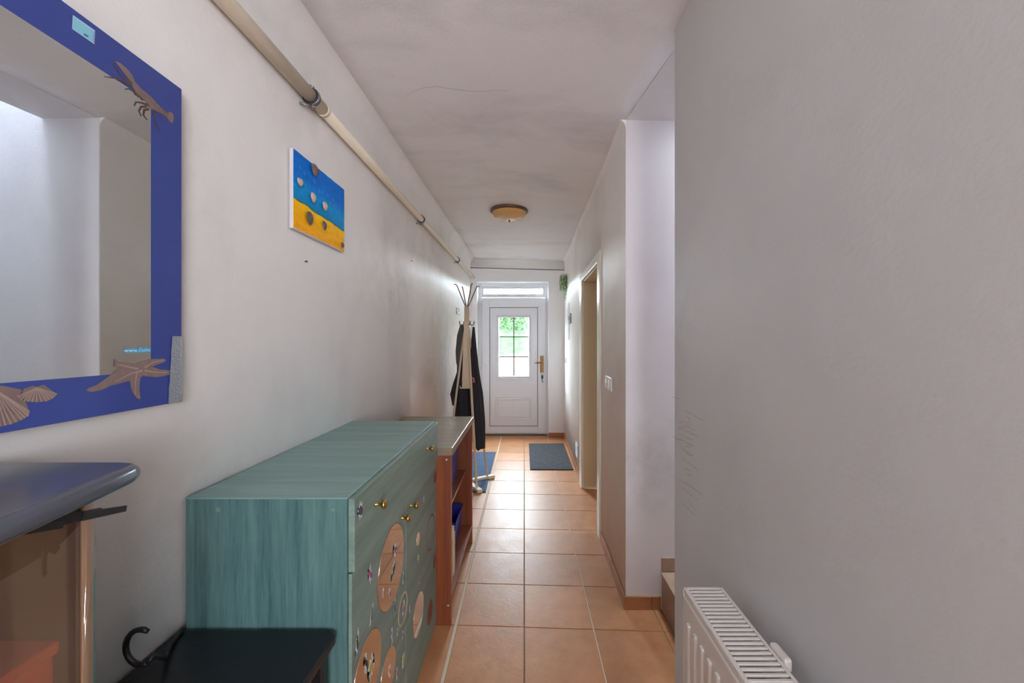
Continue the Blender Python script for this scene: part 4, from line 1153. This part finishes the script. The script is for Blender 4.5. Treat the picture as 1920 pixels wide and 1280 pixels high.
obj('top', bm, M['blackgloss_sheen'], cb)
M['smoked'] = glass_mat('smoked_glass', (.80, .74, .73, 1), 0, gloss=.06, rough=.02)
gc = [(-.6262, .5765), (-.6225, .552), (-.611, .49), (-.597, .415), (-.584, .33), (-.574, .22), (-.571, .10)]
gc = gc[:-1]
gc = gc + [(x, .44 - y) for x, y in reversed(gc[:-1])]
def strip(path, th, z0, z1):
    bm = bmesh.new(); n = len(path); A = []
    for i, (x, y) in enumerate(path):
        x0, y0 = path[max(i - 1, 0)]; x1, y1 = path[min(i + 1, n - 1)]; tx, ty = x1 - x0, y1 - y0; L = math.hypot(tx, ty)
        nx_, ny_ = ty / L * th, -tx / L * th
        A.append([bm.verts.new(q) for q in ((x, y, z0), (x, y, z1), (x + nx_, y + ny_, z1), (x + nx_, y + ny_, z0))])
    for i in range(n - 1):
        for k in range(4):
            f = bm.faces.new((A[i][k], A[i + 1][k], A[i + 1][(k + 1) % 4], A[i][(k + 1) % 4])); f.smooth = k in (0, 2)
    bm.faces.new(A[0]); bm.faces.new(list(reversed(A[-1])))
    bmesh.ops.recalc_face_normals(bm, faces=bm.faces)
    return bm
obj('glass_door', strip(gc, .004, .09, 1.178), M['smoked'], cb)
M['beech'] = mat('beech_edge', (204, 168, 128), .45)
M['blackpanel'] = mat('black_carcass', (34, 32, 34), .5)
for s in (0, 1):
    ya, yb = (.560, .574) if s == 0 else (-.134, -.120)
    sp_ = obj('side_panel', box(-.850, -.6302, ya, yb, .0005, 1.1845), M['blackpanel'], cb)
    obj('front_edge', box(-.630, -.6268, ya, yb, .0005, 1.1845), M['beech'], sp_)
obj('back_panel', box(-.850, -.842, -.1195, .5595, .08, 1.1845), M['blackpanel'], cb)
obj('base', box(-.850, -.64, -.1195, .5595, .0005, .075), M['blackpanel'], cb)
for z in (.55, .84):
    obj('inner_shelf', box(-.8415, -.640, -.1195, .5595, z, z + .016), M['blackpanel'], cb)
hb = bmesh.new()
bm_bar(hb, (-.612, .500, 1.168), (-.604, .562, 1.157), .012, .004, (0, 0, 1)); bm_bar(hb, (-.604, .540, 1.161), (-.585, .580, 1.155), .012, .003, (0, 0, 1), .008)
bm_bar(hb, (-.620, .47, 1.172), (-.610, .52, 1.160), .010, .010, (0, 0, 1))
obj('door_handle', hb, M['blackplastic'], cb)
ob = thing('storage_box', (-.73, .48, .857), 'orange box standing behind the smoked glass of the black cabinet', 'box')
M['orange'] = mat('orange_plastic', (255, 104, 66), .4)
obj('box_body', box(-.83, -.652, .36, .548, .8565, .965, bev=.004), M['orange'], ob)
obj('lid', box(-.834, -.648, .356, .552, .966, .984, bev=.004), M['orange'], ob)

# ------------------------------------------------------------------ RADIATOR on the near right wall
rd = thing('radiator', (.46, .63, .15), 'white panel radiator with slotted top grille on the right wall', 'radiator')
M['radwhite'] = mat('radiator_enamel', (214, 208, 202), .35)
RX0, RX1, RY0, RY1, RZ0, RZ1 = .409, .512, .20, 1.02, .165, .765
bm = bmesh.new()
bm_box(bm, RX0, RX0 + .014, RY0, RY1 - .002, RZ0, RZ1 - .018, bev=.004)
bm_box(bm, RX0 + .003, RX0 + .012, RY0, RY1, RZ1 - .0175, RZ1 - .004, bev=.003)
y = RY1 - .042; ribs = 0
while y > RY0 + .03:
    bm_box(bm, RX0 - .006, RX0 + .004, y - .008, y + .008, RZ0 + .05, RZ1 - .065, bev=.004, seg=2)
    y -= .0365; ribs += 1
obj('front_panel', bm, M['radwhite'], rd)
bm = box(RX1 - .014, RX1, RY0, RY1 - .002, RZ0, RZ1 - .02, bev=.004); obj('rear_panel', bm, M['radwhite'], rd)
bm = bmesh.new(); y = RY0 + .02
while y < RY1 - .02:
    bm_box(bm, RX0 + .016, RX1 - .016, y, y + .001, RZ0 + .03, RZ1 - .05); y += .016
tag(obj('convector_fins', bm, mat('fin_metal', (120, 114, 108), .6), rd), kind='stuff')
for yy in (RY0 - .004, RY1 - .003):
    obj('side_cover', box(RX0 + .001, RX1 - .001, yy, yy + .003, RZ0 + .01, RZ1 - .004, bev=.001, seg=1), M['radwhite'], rd)
bm = bmesh.new()
bm_box(bm, RX0 + .002, RX0 + .012, RY0, RY1, RZ1 - .0035, RZ1, bev=.001, seg=1)
bm_box(bm, RX1 - .007, RX1, RY0, RY1, RZ1 - .0035, RZ1, bev=.001, seg=1)
bm_box(bm, RX0 + .0125, RX1 - .0075, RY1 - .006, RY1, RZ1 - .0035, RZ1)
gf = obj('grille_frame', bm, M['radwhite'], rd)
y = RY1 - .0145; sm = None
while y > RY0 + .01:
    if sm is None:
        o = obj('slat', box(RX0 + .0122, RX1 - .0072, y - .0038, y + .0038, RZ1 - .006, RZ1 - .0008, bev=.0012, seg=1), M['radwhite'], gf); sm = o
    else:
        o = bpy.data.objects.new('slat', sm.data); COL.objects.link(o); o.parent = gf; o.location = sm.location + Vector((0, y - ysm, 0))
    if o is sm: ysm = y
    y -= .0132
for yy in (.80, .35):
    obj('wall_bracket', box(RX1 + .0005, .5595, yy - .018, yy + .018, .60, .70), M['radwhite'], rd)
obj('bracket_clip', box(RX1 + .001, RX1 + .018, .778, .828, .745, .772, bev=.005), M['radwhite'], rd)
obj('valve', lathe([(.012, 0), (.012, .03), (.019, .034), (.020, .075), (.014, .082)], (.46, RY0 - .09, .20), 'Y', 20), mat('valve_white', (226, 226, 226), .4), rd)
bm = tube([(.46, RY0 - .06, .20), (.46, RY0 - .06, .0005)], .008, 10); obj('supply_pipe', bm, M['radwhite'], rd)

# ------------------------------------------------------------------ SMALL WALL FITTINGS, right
M['switch'] = mat('white_switch_plastic', (228, 228, 228), .25)
for (ya, lab) in ((2.395, 'white rocker light switch, the nearer one of the pair by the stair corner'), (2.485, 'white rocker light switch, the one of the pair nearer the doorway')):
    t = thing('light_switch', (XR(ya), ya + .042, 1.095), lab, 'switch', 'light switches beside the doorway')
    b = box(-.012, -.0008, ya, ya + .084, 1.095, 1.179, bev=.005, seg=3)
    for v in b.verts: v.co.x += XR(v.co.y)
    obj('cover_plate', b, M['switch'], t)
    b = box(-.019, -.0123, ya + .016, ya + .068, 1.111, 1.163, bev=.003)
    for v in b.verts: v.co.x += XR(v.co.y) + (v.co.z - 1.137) * .06
    obj('rocker', b, M['switch'], t)
# thermostat, cover panel, vent, small switch beyond the doorway
def rbox(name, proud, ya, yb, za, zb, m, label, cat, bev=.003, inner=None):
    t = thing(name, (XR(ya), (ya + yb) / 2, za), label, cat)
    b = box(-proud, -.0006, ya, yb, za, zb, bev=bev)
    for v in b.verts: v.co.x += XR(v.co.y)
    obj('casing', b, m, t)
    return t
t = rbox('thermostat', .020, 4.78, 4.98, 1.625, 1.745, mat('grey_plastic', (168, 170, 180), .4), 'grey thermostat box on the right wall between doorway and plant', 'thermostat')
b = box(-.0225, -.0202, 4.83, 4.93, 1.665, 1.715)
for v in b.verts: v.co.x += XR(v.co.y)
obj('display', b, mat('lcd_grey', (120, 128, 126), .25), t)
t = rbox('meter_cover', .006, 5.02, 5.26, 1.42, 1.90, M['pvc'], 'flat white cover panel on the right wall below the hanging plant', 'panel')
b = box(-.0085, -.0062, 5.04, 5.24, 1.44, 1.88)
for v in b.verts: v.co.x += XR(v.co.y)
obj('cover_door', b, M['pvc'], t)
t = rbox('wall_vent', .006, 4.10, 4.30, .16, .32, mat('grey_vent', (176, 176, 180), .5), 'small grey grille low on the right wall beside the doormat', 'vent')
for k in range(7):
    b = box(-.0095, -.0063, 4.115, 4.285, .175 + k * .0195, .185 + k * .0195)
    for v in b.verts: v.co.x += XR(v.co.y)
    obj('slat', b, mat('vent_slat', (196, 196, 200), .5), t)
t = rbox('door_switch', .010, 5.48, 5.555, 1.10, 1.175, M['switch'], 'small white switch on the right wall next to the entrance door', 'switch')
b = box(-.0145, -.0103, 5.495, 5.54, 1.115, 1.16)
for v in b.verts: v.co.x += XR(v.co.y)
obj('rocker', b, M['switch'], t)
# hanging plant
HP = Vector((XR(5.3) - .052, 5.30, 2.24))
hpn = thing('hanging_plant', HP, 'trailing green string plant hanging from the right wall near the entrance door', 'plant')
obj('wall_bracket', tube([(XR(5.3) - .001, 5.30, 2.30), (HP.x, 5.30, 2.305), (HP.x, 5.30, 2.27)], .004, 8), M['zinc'], hpn)
obj('pot', lathe([(.022, -.0), (.034, .012), (.040, .045), (.042, .055), (.037, .055), (.034, .03)], HP, 'Z', 24), mat('white_ceramic', (226, 226, 226), .25), hpn)
bm = bmesh.new(); random.seed(3)
bms = bmesh.new()
for s in range(26):
    a = random.uniform(0, 2 * math.pi); r0 = .030 + random.random() * .016; L = random.uniform(.14, .36) * (.6 + .4 * random.random())
    p0 = HP + Vector((math.cos(a) * .03, math.sin(a) * .03, .05)); p1 = HP + Vector((math.cos(a) * r0 * 1.3, math.sin(a) * r0 * 1.3, .03)); x1 = min(p1.x, XR(5.3) - .008)
    pts = [p0, Vector((x1, p1.y, p1.z))]
    for k in range(1, 6): pts.append(Vector((min(x1 + random.uniform(-.006, .006), XR(5.3) - .008), p1.y + random.uniform(-.008, .008), p1.z - L * k / 5)))
    bm_tube(bms, pts, .0012, 4)
    for k in range(len(pts) - 1):
        for q in range(4):
            c = pts[k].lerp(pts[k + 1], (q + random.random()) / 4); d = Vector((random.uniform(-1, 1), random.uniform(-1, 1), random.uniform(-1, .3))).normalized() * random.uniform(.013, .022)
            if c.x + d.x > XR(5.3) - .004: d.x = -abs(d.x)
            e = d.cross(Vector((0, 0, 1))).normalized() * .009
            bm.faces.new([bm.verts.new(c), bm.verts.new(c + d * .5 + e), bm.verts.new(c + d), bm.verts.new(c + d * .5 - e)])
tag(obj('leaves', bm, mat('leaf_green', (96, 150, 62), .5, var=((60, 60, 60), .4, (140, 180, 90))), hpn), kind='stuff')
tag(obj('stems', bms, mat('stem_green', (84, 130, 60), .5), hpn), kind='stuff')
# small hook and nails on the left wall
wk = thing('wall_hook', (XL(4.66), 4.66, 1.72), 'small metal double hook screwed to the left wall behind the coat rack', 'hook')
xk = XL(4.66)
obj('hook_plate', box(xk + .0006, xk + .005, 4.645, 4.675, 1.72, 1.80, bev=.002), M['zinc'], wk)
obj('hook_arm', tube([(xk + .005, 4.66, 1.79), (xk + .03, 4.66, 1.785), (xk + .035, 4.66, 1.765), (xk + .006, 4.66, 1.745), (xk + .03, 4.66, 1.71), (xk + .045, 4.66, 1.725)], .003, 8), M['zinc'], wk)
for (u, v, lb) in ((572, 490, 'small dark nail in the left wall below the beach painting'), (771, 489, 'small dark nail in the left wall under the pipe, right of the painting')):
    p = onx(u, v, -.84)
    for _ in range(3): p = onx(u, v, XL(p.y) + .002)
    nl = obj('nail', lathe([(.0022, 0), (.0022, .006), (.0045, .0062), (.0045, .0085)], (XL(p.y) + .0004, p.y, p.z), 'X', 10), M['bronze'])
    tag(nl, lb, 'nail')

# ------------------------------------------------------------------ PENCIL MARKS on the near right wall corner
wn_ = bpy.data.objects['wall_near_right']
M['pencil'] = mat('pencil_graphite', (126, 120, 122), .7)
M['redpen'] = mat('red_pen', (206, 128, 124), .6)
XN = .5597
def scribble(bm, u0, v0, u1, v1, seed, wd=.0010, amp=3.0):
    rnd = random.Random(seed); n = max(5, int(abs(u1 - u0) * 1.1)); pts = []
    for k in range(n):
        f = k / (n - 1)
        pts.append(onx(u0 + (u1 - u0) * f + rnd.uniform(-.4, .4), v0 + (v1 - v0) * f + rnd.uniform(-amp, amp), XN - .0003))
    k = 0
    while k < n - 1:
        if rnd.random() < .24: k += 1; continue
        a, b_ = pts[k], pts[k + 1]; d = (b_ - a).normalized(); s = Vector((1, 0, 0)).cross(d).normalized() * wd / 2
        bm.faces.new([bm.verts.new(q) for q in (a + s, b_ + s, b_ - s, a - s)]); k += 1
def zz(x, y): return 1240 + x / 4.92, 740 + y / 4.92
bm = bmesh.new(); bmr = bmesh.new()
rows = [((220, 145), (390, 240), 1, .6), ((235, 200), (270, 235), 2, 2), ((160, 300), (340, 385), 3, 2.0), ((105, 385), (180, 420), 4, 1), ((160, 360), (290, 415), 5, 2), ((165, 400), (300, 480), 6, 2), ((170, 480), (290, 560), 7, 2.2), ((200, 520), (280, 560), 8, 2),
        ((195, 585), (345, 700), 9, 1.2), ((210, 680), (280, 700), 10, 2), ((220, 720), (280, 750), 11, 1), ((170, 780), (375, 915), 12, 2.2), ((180, 850), (330, 965), 13, 2.2), ((185, 990), (310, 1115), 14, 1.4), ((240, 980), (320, 1060), 15, 1.2), ((100, 15), (190, 45), 16, 1)]
for (a, b_, s, am) in rows:
    u0, v0 = zz(*a); u1, v1 = zz(*b_); scribble(bm, u0, v0, u1, v1, s, .0012, am)
for (a, b_, s) in (((160, 250), (270, 250), 31), ((205, 285), (280, 290), 32), ((205, 300), (275, 305), 33), ((270, 320), (320, 330), 34), ((200, 460), (270, 490), 35)):
    u0, v0 = zz(*a); u1, v1 = zz(*b_); scribble(bmr, u0, v0, u1, v1, s, .0013, 2.0)
for nm, b_, mm in (('pencil_marks', bm, M['pencil']), ('red_pen_marks', bmr, M['redpen'])):
    o = obj(nm, b_, mm, wn_); o['kind'] = 'stuff'
